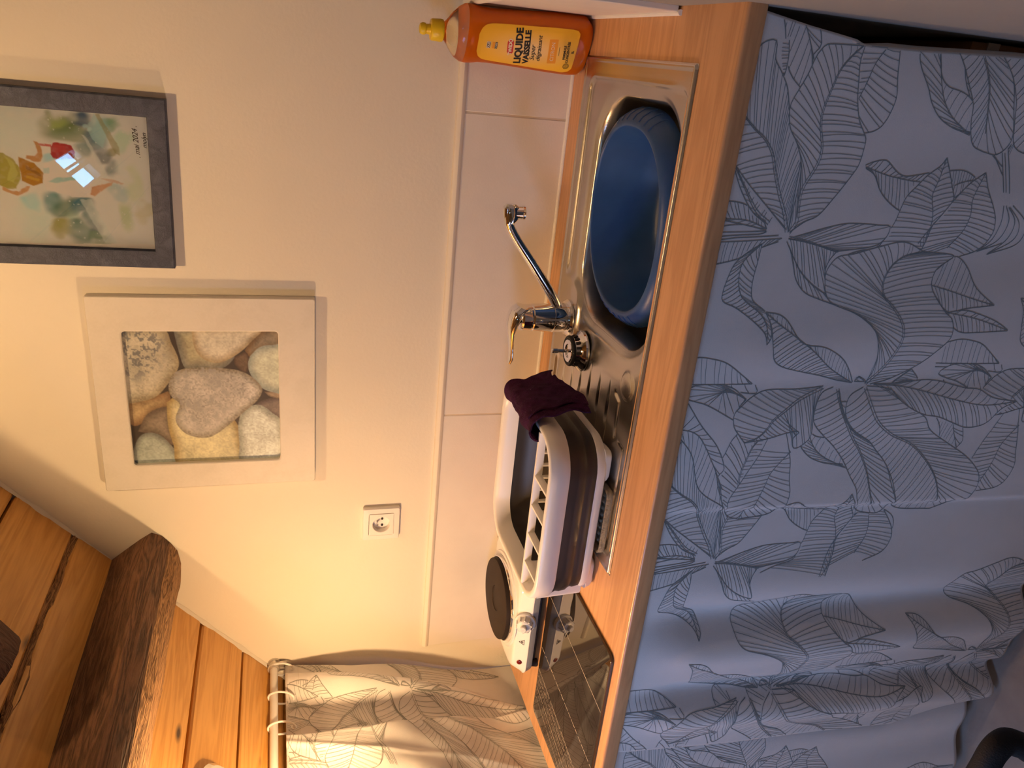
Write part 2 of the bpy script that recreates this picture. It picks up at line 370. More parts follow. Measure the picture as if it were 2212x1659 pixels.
off = Vector((1.21, 0, -0.85))
def shift(rings): return [[Vector(p)+off for p in r] for r in rings]
BR = beam_rings(range(len(sec)), 0.0035, 3)
G().loft(shift([r[0:7] for r in BR]), False, False, False).build('oak_face', M_OAK, beam, smooth=24)
G().loft(shift([r[6:13] for r in BR]), False, False, False).build('worn_edge', M_OAKLIGHT, beam, smooth=24, label='splintered paler lower edge of the beam')
# thick dark timber end seen against the upper boards
tb = thing('timber_brace', 'dark brown rounded timber end against the upper ceiling boards', 'beam', tuple(rp(-1.060, -0.490, 0.062)))
g = G(); rg = random.Random(11); rings = []
for k in range(9):
    t = k/8; c = Vector((0.0, 0.0, 0.0))+Vector((0.9, -0.06, 0.83)).normalized()*(0.62*t)
    R_ = 0.088*(0.72 if k == 0 else 0.97 if k == 1 else 1.04)
    ring = []
    for i in range(26):
        a = 2*math.pi*i/26; ring.append(c+Vector((0.0, 1, 0))*R_*math.cos(a)*(1+0.06*math.sin(3*a+k*0.3)+rg.uniform(-0.03, 0.03))+Vector((RS*0.7, 0, -0.74))*R_*0.55*math.sin(a)*(1+rg.uniform(-0.05, 0.05)))
    rings.append(ring)
g.loft(rings, True, True, True).build('timber', wood('dark_stained_timber', (0.050, 0.020, 0.014), (0.10, 0.045, 0.032), 5, (4, 9, 4), 0.8, bump=0.5), tb, smooth=40)

# ------------------------------------------------------------------ worktop
CL = -1.556; CD = -0.6095; CT = 0.030
def edge_prof(y0):
    o = [(0.0, -CT), (0.0, 0.0)]; r = 0.005
    for i in range(5):
        a = math.pi/2*i/4; o.append((CD+r-r*math.sin(a), -r+r*math.cos(a)))
    for i in range(5):
        a = math.pi/2*i/4; o.append((CD+r-r*math.cos(a), -CT+r-r*math.sin(a)))
    return o
# rectangular opening for the sink: four pieces of one mesh share the profile
wt = thing('worktop', 'long beech wood worktop along the back wall', 'worktop', (-0.78, -0.3, -0.015))
SX0, SX1, SY0, SY1 = -0.918, -0.092, -0.492, -0.094
g = G(); o_ = Vector((0.78, 0.3, 0.015))
pr_ = edge_prof(0)
xs_ = [CL, SX0, SX1, 0.0]
for a, b, hole in ((CL, SX0, 0), (SX0, SX1, 1), (SX1, 0.0, 0)):
    if not hole:
        g.loft([[Vector((x, p[0], p[1]))+o_ for p in pr_] for x in (a, b)], True, a == CL, b == 0.0)
    else:
        back = [(0.0, -CT), (0.0, 0.0), (SY1, 0.0), (SY1, -CT)]
        front = [(SY0, 0.0)]+pr_[2:]+[(SY0, -CT)]
        for q in (back, front): g.loft([[Vector((x, p[0], p[1]))+o_ for p in q] for x in (a, b)], True, True, True)
g.build('top', M_TOP, wt, smooth=40)
# wall batten that carries it
slab('trim_1', (CL+0.02, -0.03, -CT-0.045), (-0.01, 0.0, -CT), mat('batten', (0.5, 0.36, 0.2), 0.8))
# ------------------------------------------------------------------ sink (pressed steel, one bowl and drainer)
sx0, sx1, sy0, sy1 = -0.9346, -0.0746, -0.5113, -0.0763
def sd_rr(X, Y, cx, cy, hx, hy, r):
    qx = np.abs(X-cx)-hx+r; qy = np.abs(Y-cy)-hy+r
    return np.minimum(np.maximum(qx, qy), 0)+np.hypot(np.maximum(qx, 0), np.maximum(qy, 0))-r
def axis_pts(a, b, step, edge=0.012, fine=0.0009):
    return np.unique(np.round(np.concatenate([np.arange(a, a+edge, fine), np.arange(a+edge, b-edge, step), np.arange(b-edge, b, fine), [b]]), 5))
AX = axis_pts(sx0, sx1, 0.0022); AY = axis_pts(sy0, sy1, 0.0022)
X, Y = np.meshgrid(AX, AY)
e = -sd_rr(X, Y, (sx0+sx1)/2, (sy0+sy1)/2, (sx1-sx0)/2, (sy1-sy0)/2, 0.008)
Z = 0.0006+0.0040*ss(-0.001, 0.004, e)-0.0018*ss(0.006, 0.011, e)
# recessed panel, with a raised land left round the tap
pan = sd_rr(X, Y, (-0.905-0.112)/2, (-0.4985-0.112)/2, (0.905-0.112)/2, (0.4985-0.112)/2, 0.022)
tapl = np.hypot((X+0.566)*0.72, Y+0.135)-0.062
k_ = 0.02; hmix = np.clip(0.5+0.5*((-tapl)-pan)/k_, 0, 1); pan2 = pan*(1-hmix)+(-tapl)*hmix+k_*hmix*(1-hmix)
Z -= 0.0046*ss(0.005, -0.005, pan2)*ss(-0.505, -0.490, Y)
Z += 0.0016*np.exp(-((pan2-0.004)/0.0035)**2)*ss(-0.47, -0.42, Y)
# bowl: soft shoulder, steep wall, flat floor falling to the drain
bw = sd_rr(X, Y, -0.3355, -0.3265, 0.2045, 0.1655, 0.098)
cut = ss(0.0, 1.0, np.clip(((-0.455-X)*0.55+(-0.30-Y)*0.2)/0.1+0.2, 0, 1))*0
sh = sd_rr(X, Y, -0.352, -0.325, 0.245, 0.178, 0.115)
Z -= 0.0030*ss(0.006, -0.03, sh)*ss(-0.508, -0.495, Y)
Z -= 0.006*ss(0.016, -0.004, bw)+0.150*ss(-0.001, -0.034, bw)**0.85
# drainer grooves, each a tapering trough
dr = (bw > 0.03)
for y_, xa, xb in ((-0.155, -0.66, -0.87), (-0.201, -0.635, -0.87), (-0.246, -0.620, -0.86), (-0.292, -0.604, -0.86), (-0.339, -0.604, -0.86), (-0.385, -0.602, -0.86)):
    t = np.clip((xa-X)/(xa-xb), 0, 1); w = 0.0055*np.sqrt(np.clip(4*t*(1-t), 0, 1))+0.0006
    Z -= 0.0035*np.exp(-((Y-y_)/(w*0.62))**2)*((X < xa) & (X > xb))*np.clip(4*t*(1-t)*1.6, 0, 1)*dr
def groove(path, w, d):
    global Z
    D = np.full(X.shape, 1e9)
    for (x0, y0), (x1, y1) in zip(path[:-1], path[1:]):
        dx, dy = x1-x0, y1-y0; t = np.clip(((X-x0)*dx+(Y-y0)*dy)/(dx*dx+dy*dy), 0, 1); D = np.minimum(D, np.hypot(X-x0-t*dx, Y-y0-t*dy))
    Z -= d*np.exp(-(D/w)**2)
groove([(-0.617, -0.412), (-0.625, -0.431), (-0.692, -0.432)], 0.0032, 0.0032)
groove([(-0.694, -0.452), (-0.697, -0.474), (-0.885, -0.470)], 0.0028, 0.0034)
Z += 0.002*ss(0.029, 0.022, np.hypot(X+0.587, Y+0.452))
sink = thing('kitchen_sink', 'stainless steel inset sink with one bowl and a grooved drainer', 'sink', ((sx0+sx1)/2, (sy0+sy1)/2, 0))
so = np.array([(sx0+sx1)/2, (sy0+sy1)/2, 0.0])
v = np.stack([X.ravel()-so[0], Y.ravel()-so[1], Z.ravel()], 1); nx, ny = len(AX), len(AY)
i = np.arange(nx*ny).reshape(ny, nx); f = np.stack([i[:-1, :-1].ravel(), i[:-1, 1:].ravel(), i[1:, 1:].ravel(), i[1:, :-1].ravel()], 1)
me = bpy.data.meshes.new('sink_body'); me.from_pydata(v.tolist(), [], f.tolist()); me.materials.append(M_STEEL); me.polygons.foreach_set('use_smooth', [True]*len(me.polygons)); me.update()
link(bpy.data.objects.new('sink_body', me), sink)
def S(x, y, z): return (x-so[0], y-so[1], z)
# pressed round cover beside the bowl, and the waste fitting at its floor
G().lathe([(0.0005, 0.0028), (0.018, 0.0026), (0.0225, 0.0018), (0.0245, 0.0004), (0.0248, -0.0035)], S(-0.587, -0.452, -0.0016), 44, cap0=True).build('tap_hole_cover', M_STEEL, sink)
g = G(); g.lathe([(0.040, 0.0), (0.041, 0.003), (0.036, 0.0035), (0.028, 0.001), (0.0285, -0.004), (0.006, -0.005), (0.0055, 0.003), (0.0005, 0.004)], S(-0.455, -0.375, -0.1555), 36)
g.build('waste_fitting', M_CHROME, sink)

# ------------------------------------------------------------------ mixer tap
TX, TY, TZ = -0.566, -0.150, 0.0022
tap = thing('mixer_tap', 'chrome single lever mixer tap with a long swivel spout behind the sink bowl', 'tap', (TX, TY, TZ))
G().lathe([(0.031, 0), (0.0315, 0.003), (0.029, 0.006), (0.027, 0.0065)], n=40, cap0=True, cap1=True).build('base_ring', M_CHROME, tap)
G().lathe([(0.0245, 0.006), (0.0255, 0.009), (0.0248, 0.030), (0.0238, 0.0302), (0.0238, 0.0315), (0.0245, 0.032), (0.0235, 0.066), (0.022, 0.068), (0.022, 0.070), (0.0228, 0.071), (0.022, 0.084), (0.020, 0.087), (0.012, 0.088)], n=44, cap0=True, cap1=True).build('body', M_CHROME, tap)
# lever: domed hood tapering into a drooping handle
g = G(); rings = []
for t, x, z, hw, hh in ((0, 0.020, 0.082, 0.010, 0.006), (0.1, 0.0195, 0.0935, 0.019, 0.010), (0.2, 0.012, 0.103, 0.0222, 0.0105), (0.35, 0.0, 0.107, 0.0222, 0.0105), (0.5, -0.014, 0.1085, 0.020, 0.009), (0.62, -0.027, 0.107, 0.0155, 0.0066), (0.75, -0.042, 0.1035, 0.0115, 0.005), (0.88, -0.060, 0.1005, 0.0092, 0.0042), (0.96, -0.075, 0.0995, 0.0085, 0.0042), (1, -0.083, 0.1005, 0.0055, 0.003)):
    rings.append([(x+hh*math.sin(2*math.pi*k/20)*0.25, hw*math.cos(2*math.pi*k/20), z-hh+hh*math.sin(2*math.pi*k/20)) for k in range(20)])
g.loft(rings, True, True, True).build('lever', M_CHROME, tap)
for o_ in list(tap.children):
    for v_ in o_.data.vertices: v_.co *= 1.18
# spout
sp = smooth_path([(0.012, -0.004, 0.019), (0.040, -0.010, 0.038), (0.075, -0.017, 0.064), (0.118, -0.026, 0.098), (0.158, -0.035, 0.131), (0.184, -0.041, 0.150), (0.199, -0.0445, 0.1575), (0.211, -0.047, 0.161), (0.226, -0.050, 0.163)], 5)
spo = G().tube(sp, [0.0102-0.0016*min(1, i/20) for i in range(len(sp))], 18).build('spout', M_CHROME, tap)
g = G(); rings = []
for x_, hw, z0_, z1_ in ((0.196, 0.009, 0.147, 0.1655), (0.204, 0.0115, 0.140, 0.1675), (0.216, 0.0125, 0.137, 0.169), (0.226, 0.0115, 0.140, 0.1685), (0.231, 0.008, 0.147, 0.166)):
    rings.append([(x_, -0.0475+hw*math.cos(2*math.pi*k/16), (z0_+z1_)/2+(z1_-z0_)/2*math.sin(2*math.pi*k/16)) for k in range(16)])
g.loft(rings, True, True, True)
g.build('nozzle', M_CHROME, spo)
G().lathe([(0.0125, 0.0), (0.0128, 0.004), (0.0118, 0.0045), (0.0118, 0.018)], (0.216, -0.0475, 0.130), 28, cap0=True, cap1=True).build('aerator', M_CHROME, spo)

# ------------------------------------------------------------------ basket strainer lying upside down on the drainer
st = thing('basket_strainer', 'chrome basket strainer plug with black rubber ring lying beside the tap base', 'sink strainer', (-0.604, -0.238, -0.001))
G().lathe([(0.030, 0.0), (0.0395, 0.0), (0.0405, 0.003), (0.0395, 0.0065), (0.035, 0.010), (0.0305, 0.0135), (0.0285, 0.016), (0.027, 0.024), (0.0255, 0.026), (0.010, 0.026), (0.009, 0.0235), (0.001, 0.0235)], n=48).build('basket', M_CHROME, st)
g = G()
for k in range(18):
    a = 2*math.pi*k/18; c_, s_ = math.cos(a), math.sin(a); w = 0.0024
    r0, z0_, r1, z1_ = 0.0318, 0.0138, 0.0292, 0.0225
    g.add([(r0*c_-w*s_, r0*s_+w*c_, z0_), (r0*c_+w*s_, r0*s_-w*c_, z0_), (r1*c_+w*s_, r1*s_-w*c_, z1_), (r1*c_-w*s_, r1*s_+w*c_, z1_), (0.026*c_, 0.026*s_, 0.018)], [(0, 1, 2, 3), (1, 0, 4), (2, 1, 4), (3, 2, 4), (0, 3, 4)])
o_s = g.build('slot', M_BLACK, st, smooth=0); o_s['kind'] = 'stuff'
G().tube([(0.0262*math.cos(2*math.pi*k/40), 0.0262*math.sin(2*math.pi*k/40), 0.0262) for k in range(40)], 0.0040, 12, closed=True).build('rubber_ring', M_BLACK, st)
G().lathe([(0.0225, 0.026), (0.0225, 0.0295), (0.0215, 0.0305), (0.0135, 0.0305), (0.012, 0.028), (0.001, 0.028)], n=40).build('top_disc', M_CHROME, st)
G().lathe([(0.0035, 0.026), (0.0035, 0.050), (0.0048, 0.051), (0.0048, 0.060), (0.0035, 0.062), (0.0005, 0.0622)], n=18).build('stem', M_CHROME, st)

# ------------------------------------------------------------------ washing-up bowl, tilted in the sink
TB = Matrix.Translation((-0.333, -0.319, -0.006)) @ Matrix.Rotation(math.radians(-3), 4, 'Y') @ Matrix.Rotation(math.radians(2), 4, 'X')
basin = thing('washing_up_bowl', 'oval blue plastic washing-up bowl standing in the sink bowl', 'washing-up bowl'); basin.matrix_world = TB
def oval(ax, ay, z, n=72, p=2.25):
    o = []
    for k in range(n):
        a = 2*math.pi*k/n; c_, s_ = math.cos(a), math.sin(a)
        o.append((ax*math.copysign(abs(c_)**(2/p), c_), ay*math.copysign(abs(s_)**(2/p), s_), z))
    return o
rings = [oval(0.186, 0.151, -0.040), oval(0.1868, 0.1518, -0.034), oval(0.1830, 0.149, -0.021), oval(0.1745, 0.1435, -0.008), oval(0.1655, 0.137, -0.0015), oval(0.1605, 0.1335, -0.0002), oval(0.1575, 0.131, 0.0), oval(0.1562, 0.130, -0.0012), oval(0.1555, 0.1293, -0.004), oval(0.150, 0.124, -0.025), oval(0.133, 0.107, -0.075), oval(0.124, 0.098, -0.110), oval(0.112, 0.087, -0.121), oval(0.05, 0.04, -0.123)]
g = G().loft(rings, True, False, True)
g.loft([oval(0.0465, 0.036, -0.126), oval(0.115, 0.090, -0.125), oval(0.128, 0.102, -0.113), oval(0.1535, 0.1275, -0.025), oval(0.160, 0.132, -0.004), oval(0.171, 0.141, -0.012), oval(0.180, 0.147, -0.026), oval(0.184, 0.149, -0.040)], True, True, False)
g.build('bowl', M_BASIN, basin, smooth=50)
g = G()
for sgn in (1, -1):                               # ribbed grip on the rim at either end
    for k in range(7):
        a = (k-3)*0.13+(0 if sgn > 0 else math.pi); rr_ = []
        for ax, ay, z in ((0.1860, 0.1510, -0.031), (0.1828, 0.1486, -0.020), (0.1743, 0.1433, -0.007), (0.1655, 0.137, -0.0007)):
            rr_.append((ax*math.copysign(abs(math.cos(a))**(2/2.25), math.cos(a)), ay*math.copysign(abs(math.sin(a))**(2/2.25), math.sin(a)), z-0.001))
        g.tube(rr_, 0.0016, 6)
gr = g.build('grip', M_BASIN, basin, smooth=50); gr['kind'] = 'stuff'

# ------------------------------------------------------------------ folding dish rack
RX0, RX1, RY0, RY1 = -1.035, -0.682, -0.478, -0.158
RC = ((RX0+RX1)/2, (RY0+RY1)/2); HX, HY = (RX1-RX0)/2, (RY1-RY0)/2; RH = 0.126
rack = thing('dish_rack', 'white and grey folding dish rack with cutlery compartments standing on the drainer', 'dish rack', (RC[0], RC[1], 0.004))
def loop(ins, z, r=0.075): return [(p[0], p[1], z-0.004) for p in rrect(0, 0, HX-ins, HY-ins, max(r-ins, 0.012), 9)]
rim = G().loft([loop(0.004, 0.088), loop(0.0006, 0.092), loop(0.0, 0.110), loop(0.0005, RH-0.003), loop(0.003, RH-0.0006), loop(0.006, RH), loop(0.0115, RH-0.0008), loop(0.0145, RH-0.004), loop(0.018, 0.112), loop(0.022, 0.093)], True).build('rim', M_WHITEP, rack, smooth=45)
G().loft([loop(0.006, 0.098), loop(0.005, 0.086), loop(0.007, 0.080), loop(0.006, 0.072), loop(0.0075, 0.060), loop(0.010, 0.056), loop(0.0115, 0.052), loop(0.0105, 0.047), loop(0.012, 0.034), loop(0.016, 0.029)], True).build('side_wall', M_GREYR, rack, smooth=50, label='dark grey flexible wall')
G().loft([loop(0.020, 0.097), loop(0.022, 0.080), loop(0.024, 0.058), loop(0.028, 0.053), loop(0.030, 0.036), loop(0.034, 0.030)], True).build('inner_wall', M_GREYR, rack, smooth=50)
G().loft([loop(0.012, 0.0345), loop(0.0105, 0.031), loop(0.0125, 0.020), loop(0.016, 0.0165), loop(0.03, 0.0165)], True, False, True).build('base_tray', M_WHITEP, rack, smooth=45)
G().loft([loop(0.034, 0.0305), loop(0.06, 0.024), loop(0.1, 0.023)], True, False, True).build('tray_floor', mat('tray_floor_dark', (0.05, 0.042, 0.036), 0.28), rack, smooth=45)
# feet at the four corners
for sx_ in (1, -1):
    for sy_ in (1, -1):
        fx, fy = sx_*(HX-0.062), sy_*(HY-0.047)
        g = G(); g.loft([[(p[0], p[1], z) for p in rrect(fx, fy, 0.034-q, 0.026-q, 0.012, 5)] for z, q in ((0.0145, 0.0), (0.004, 0.003), (0.0002, 0.006))], True, True, True)
        g.build('foot', M_WHITEP, rack, smooth=45)
# cutlery strip along the near side: a rail and cross bars
def bar(a, b, w, z0, z1, name):
    a = Vector(a); b = Vector(b); d = (b-a).normalized(); n_ = Vector((-d.y, d.x, 0))*w/2
    g = G(); rings = []
    for P in (a, b):
        rings.append([(P-n_+Vector((0, 0, z0))), (P-n_+Vector((0, 0, z1-0.0015))), (P-n_*0.7+Vector((0, 0, z1))), (P+n_*0.7+Vector((0, 0, z1))), (P+n_+Vector((0, 0, z1-0.0015))), (P+n_+Vector((0, 0, z0)))])
    return g.loft(rings, True, True, True).build(name, M_WHITEP, rack, smooth=40)
BY = -HY+0.082
bar((-HX+0.014, BY, 0), (HX-0.016, BY, 0), 0.0075, 0.108, RH-0.0045, 'cutlery_rail')
for xx in (-0.112, -0.050, 0.012, 0.072):
    bar((xx, -HY+0.010, 0), (xx, BY, 0), 0.0062, 0.108, RH-0.005, 'divider')
# compartment walls, dark inside, with the end one white
cup = G(); cup.loft([[(p[0], p[1], z) for p in rrect(-HX+0.044, (BY-HY+0.016)/2-0.001, 0.027-q, 0.029-q*0.5, 0.010, 5)] for z, q in ((0.110, 0), (0.024, 0.003), (0.024, 0.02))], True, False, True)
cup.build('cutlery_cup', M_WHITEP, rack, smooth=45)
# plate pegs on the tray
for r_, y_ in enumerate((-0.094, -0.066)):
    for k in range(7):
        x_ = -0.075+0.028*k+0.012*r_
        G().lathe([(0.0045, 0.018), (0.0036, 0.058), (0.003, 0.063), (0.0005, 0.0645)], (x_, y_, 0), 10).build('peg', M_WHITEP, rack)
for k in range(9):
    x_ = -0.115+0.029*k
    G().lathe([(0.0045, 0.018), (0.0036, 0.050), (0.003, 0.055), (0.0005, 0.0565)], (x_, 0.085, 0), 10).build('peg', M_WHITEP, rack)

# clear dimpled tray pushed under the rack between its feet
dt = thing('drip_tray', 'clear dimpled plastic tray lying on the drainer under the dish rack', 'tray', (-0.849, -0.363, -0.0005))
G().loft([[(p[0], p[1], z) for p in rrect(0, 0, 0.066-q, 0.112-q, 0.012, 6)] for z, q in ((0.0004, 0.002), (0.002, 0.0), (0.0125, 0.0), (0.0135, 0.001), (0.0125, 0.003), (0.004, 0.004))], True, True, True).build('tray', mat('clear_dimpled_plastic', (0.86, 0.76, 0.60), 0.15, trans=0.75, ior=1.4, bump=1.0, bscale=160), dt, smooth=40)
g = G(); rg = random.Random(8)
for a in range(9):
    for b in range(15):
        g.lathe([(0.0042, 0.0036), (0.0034, 0.0062), (0.0018, 0.0078), (0.0003, 0.0082)], (-0.054+0.0135*a+(0.006 if b % 2 else 0), -0.100+0.0142*b, 0), 8)
q = g.build('dimple', MATS['clear_dimpled_plastic'], dt); q['kind'] = 'stuff'

# purple cloth hung over the short side of the rack
cl = thing('cleaning_cloth', 'crumpled purple microfibre cloth hung over the short end of the dish rack', 'cloth', (RX1, -0.30, RH))
prof = smooth_path([(-0.040, -0.050), (-0.028, -0.030), (-0.0215, -0.010), (-0.016, 0.0035), (-0.007, 0.0065), (0.0045, 0.0060), (0.0105, -0.004), (0.013, -0.022), (0.017, -0.042), (0.0215, -0.060), (0.026, -0.075)], 5)
NU = 56; g = G(); rg = np.random.default_rng(4); fz = fuzz((NU, len(prof)), 7); fz2 = fuzz((NU, len(prof)), 16)
def cloth_pt(u, j, offn):
    p = np.array(prof[j]); a = np.array(prof[max(j-1, 0)]); b = np.array(prof[min(j+1, len(prof)-1)]); t = (b-a)/np.linalg.norm(b-a); n_ = np.array([-t[1], t[0]])
    k = j/(len(prof)-1); iu = int(u*(NU-1))
    y = -0.102+0.165*u+0.010*(fz[iu, j]-0.5)-0.022*(1-u)*max(0, k-0.55)+0.012*math.sin(k*9)*u*0.4
    w = 0.0075*(fz[iu, j])+0.0035*fz2[iu, j]+0.003*max(0, math.sin(u*24+k*5))+0.006*max(0, k-0.7)*math.sin(u*9)
    d = (offn+w+0.001); 
    q = p+n_*d; cut_ = 0.016*math.sin(u*5.3+1.0)*max(0, k-0.6)*2.0+0.012*max(0, 0.25-k)*math.sin(u*8)
    return (q[0]+0.02*(u-0.5)*0, y, q[1]-cut_)
rt = [[cloth_pt(u, j, 0.004) for j in range(len(prof))] for u in np.linspace(0, 1, NU)]
rb = [[cloth_pt(u, j, 0.0012) for j in range(len(prof))] for u in np.linspace(0, 1, NU)]
ringsC = [a+b[::-1] for a, b in zip(rt, rb)]
g.loft(ringsC, True, True, True).build('cloth', M_CLOTH, cl, smooth=70)
g = G()                                           # second folded layer on the outside
rt2 = [[Vector(cloth_pt(u, j, 0.0105))+Vector((0, 0.02, -0.004)) for j in range(24, len(prof))] for u in np.linspace(0.0, 0.62, 30)]
rb2 = [[Vector(cloth_pt(u, j, 0.0075))+Vector((0, 0.02, -0.004)) for j in range(24, len(prof))] for u in np.linspace(0.0, 0.62, 30)]
g.loft([a+b[::-1] for a, b in zip(rt2, rb2)], True, True, True).build('folded_flap', M_CLOTH, cl, smooth=70)
# ------------------------------------------------------------------ electric hotplate
HPX, HPY = -1.272, -0.134
hp = thing('electric_hotplate', 'white single electric hotplate with a black cast iron ring', 'hotplate', (HPX, HPY, 0))
def hloop(hx, hy, z, r=0.035, dy=0.0): return [(p[0], p[1]+dy, z) for p in rrect(0, 0, hx, hy, r, 7)]
G().loft([hloop(0.139, 0.120, 0.033), hloop(0.1405, 0.1215, 0.035), hloop(0.1400, 0.1210, 0.037), hloop(0.1375, 0.1185, 0.039), hloop(0.126, 0.107, 0.0605), hloop(0.123, 0.104, 0.0635), hloop(0.117, 0.098, 0.065), hloop(0.104, 0.092, 0.0652, 0.09)], True, False, True).build('housing', M_WHITEG, hp, smooth=40)
G().loft([hloop(0.128, 0.109, 0.017), hloop(0.136, 0.117, 0.020), hloop(0.1395, 0.1205, 0.0332), hloop(0.1385, 0.1195, 0.0355)], True, True, False).build('lower_shell', M_GREY, hp, smooth=40)
G().lathe([(0.112, 0.0648), (0.110, 0.0680), (0.104, 0.0690), (0.1005, 0.0675), (0.0985, 0.0655)], (0.0, 0.004, 0), 64).build('pressed_surround', M_WHITEG, hp)
G().lathe([(0.0985, 0.0655), (0.0982, 0.0745), (0.0965, 0.0755), (0.0945, 0.0735)], (0.0, 0.004, 0), 64).build('chrome_ring', M_CHROME, hp)
G().lathe([(0.094, 0.068), (0.0945, 0.083), (0.0935, 0.0850), (0.090, 0.0858), (0.030, 0.0855), (0.0285, 0.0838), (0.0005, 0.0838)], (0.0, 0.004, 0), 64).build('heating_plate', M_IRON, hp)
# front panel is the sloping face: knob, lamp, warning mark
fn = Vector((0, -0.0245, 0.0115)).normalized()*-1; fn = Vector((0, -0.905, 0.425)).normalized()
fu = Vector((1, 0, 0)); fv = Vector((0, 0.425, 0.905))
def fp(s, t, d=0.0): 
    c = Vector((0, -0.1128, 0.0500)); return c+fu*s+fv*t+fn*d
FM = Matrix((fu, fv, fn)).transposed()
kb = G().lathe([(0.0235, 0.0), (0.024, 0.004), (0.0235, 0.007), (0.0195, 0.009), (0.018, 0.012), (0.0165, 0.021), (0.0145, 0.023), (0.011, 0.0235), (0.0080, 0.0245), (0.0075, 0.031), (0.006, 0.0325), (0.0005, 0.0325)], tuple(fp(0.024, -0.002, 0.0)), 40, M=FM)
knob = kb.build('knob', mat('pale_grey_plastic', (0.70, 0.69, 0.69), 0.35), hp, smooth=40)
g = G()
for k in range(10):
    a = 2*math.pi*k/10; c_ = fp(0.024, -0.002, 0.0)
    g.tube([c_+FM@Vector((0.0185*math.cos(a), 0.0185*math.sin(a), 0.008)), c_+FM@Vector((0.0168*math.cos(a), 0.0168*math.sin(a), 0.0222))], 0.0016, 8)
q = g.build('knob_grip', MATS['pale_grey_plastic'], knob, smooth=40); q['kind'] = 'stuff'
G().lathe([(0.0062, 0.0), (0.0060, 0.0012), (0.004, 0.0022), (0.0005, 0.0025)], tuple(fp(-0.094, 0.0, 0)), 24, M=FM).build('indicator_lamp', mat('red_lens', (0.16, 0.006, 0.004), 0.15), hp, label='dark red indicator lamp')
M_PRINTGREY = mat('print_dark', (0.06, 0.05, 0.05), 0.7)
g = G(); tri = [(-0.007, -0.0058), (0.007, -0.0058), (0.0, 0.0062)]
for a, b in zip(tri, tri[1:]+tri[:1]): g.tube([fp(-0.036+a[0], a[1], 0.0004), fp(-0.036+b[0], b[1], 0.0004)], 0.0005, 6)
for k in (-0.0022, 0.0, 0.0022): g.tube([fp(-0.036+k, -0.004, 0.0004), fp(-0.036+k*0.9, -0.0015, 0.0004), fp(-0.036+k*0.5+0.0005, 0.0012, 0.0004)], 0.0004, 6)
g.build('warning_mark', M_PRINTGREY, hp)
g = G(); g.tube([(0.112, 0.082, 0.0655), (0.112, 0.096, 0.0652)], 0.0006, 6); g.tube([(0.112, 0.096, 0.0652), (0.106, 0.096, 0.0652)], 0.0005, 6)
g.build('printed_mark', M_PRINTGREY, hp)
for sx_ in (1, -1):
    for sy_ in (1, -1):
        G().lathe([(0.009, 0.0005), (0.010, 0.003), (0.0085, 0.012), (0.0085, 0.02)], (sx_*0.115, sy_*0.098, 0), 20, cap0=True, cap1=True).build('foot', M_BLACK, hp)
G().box((-0.105, -0.098, 0.006), (0.105, 0.098, 0.0115), 0.002).build('base_plate', M_BLACK, hp)

# ------------------------------------------------------------------ glass worktop saver with printed lines
gb = thing('glass_board', 'dark reflective glass board with fine white lines lying before the hotplate', 'glass board', (-1.29, -0.42, 0))
bl = [(-1.060+1.29, -0.583+0.42), (-1.060+1.29, -0.262+0.42), (-1.500+1.29, -0.262+0.42), (-1.500+1.29, -0.583+0.42)]
def boardring(z, ins): return [(p[0], p[1], z) for p in rrect(0.010, -0.0025, 0.220-ins, 0.161-ins, 0.012, 6)]
G().loft([boardring(0.0016, 0.001), boardring(0.0020, 0.0), boardring(0.0062, 0.0), boardring(0.0068, 0.0008)], True, True, True).build('glass_plate', mat('smoked_glass', (0.016, 0.014, 0.015), 0.015, ior=1.75), gb, smooth=30)
g = G()
for a, b in (((0.2, 0.13), 0), ((-0.18, 0.13), 0), ((0.2, -0.14), 0), ((-0.18, -0.14), 0)):
    g.lathe([(0.006, 0.0001), (0.006, 0.0017)], (a[0], a[1], 0), 14, cap0=True, cap1=True)
q = g.build('bumper', M_BLACK, gb); q['kind'] = 'stuff'
g = G(); rg = random.Random(2)
def wline(xa, ya, xb, yb, w, dash):
    d = Vector((xb-xa, yb-ya, 0)); Ln = d.length; d /= Ln; n_ = Vector((-d.y, d.x, 0))*w/2; t = 0
    while t < Ln:
        l_ = rg.uniform(*dash) if dash else Ln
        a = Vector((xa+1.29, ya+0.42, 0.0070))+d*t; b = a+d*min(l_, Ln-t)
        g.add([a-n_, b-n_, b+n_, a+n_], [(0, 1, 2, 3)]); t += l_+(rg.uniform(0.002, 0.006) if dash else 1)
wline(-1.165, -0.266, -1.190, -0.580, 0.0010, None)
wline(-1.312, -0.266, -1.329, -0.581, 0.0012, (0.006, 0.022))
for k, o_ in enumerate((0, 0.005, 0.014, 0.020, 0.031, 0.038, 0.051, 0.062, 0.078)):
    wline(-1.374-o_, -0.266, -1.415-o_*1.18, -0.578, 0.0006 if k % 3 else 0.0010, (0.004, 0.02) if k % 2 else (0.02, 0.09))
q = g.build('printed_lines', mat('white_print', (0.60, 0.55, 0.48), 0.6), gb, smooth=0)
q.name = 'line_print'; q['kind'] = 'stuff'

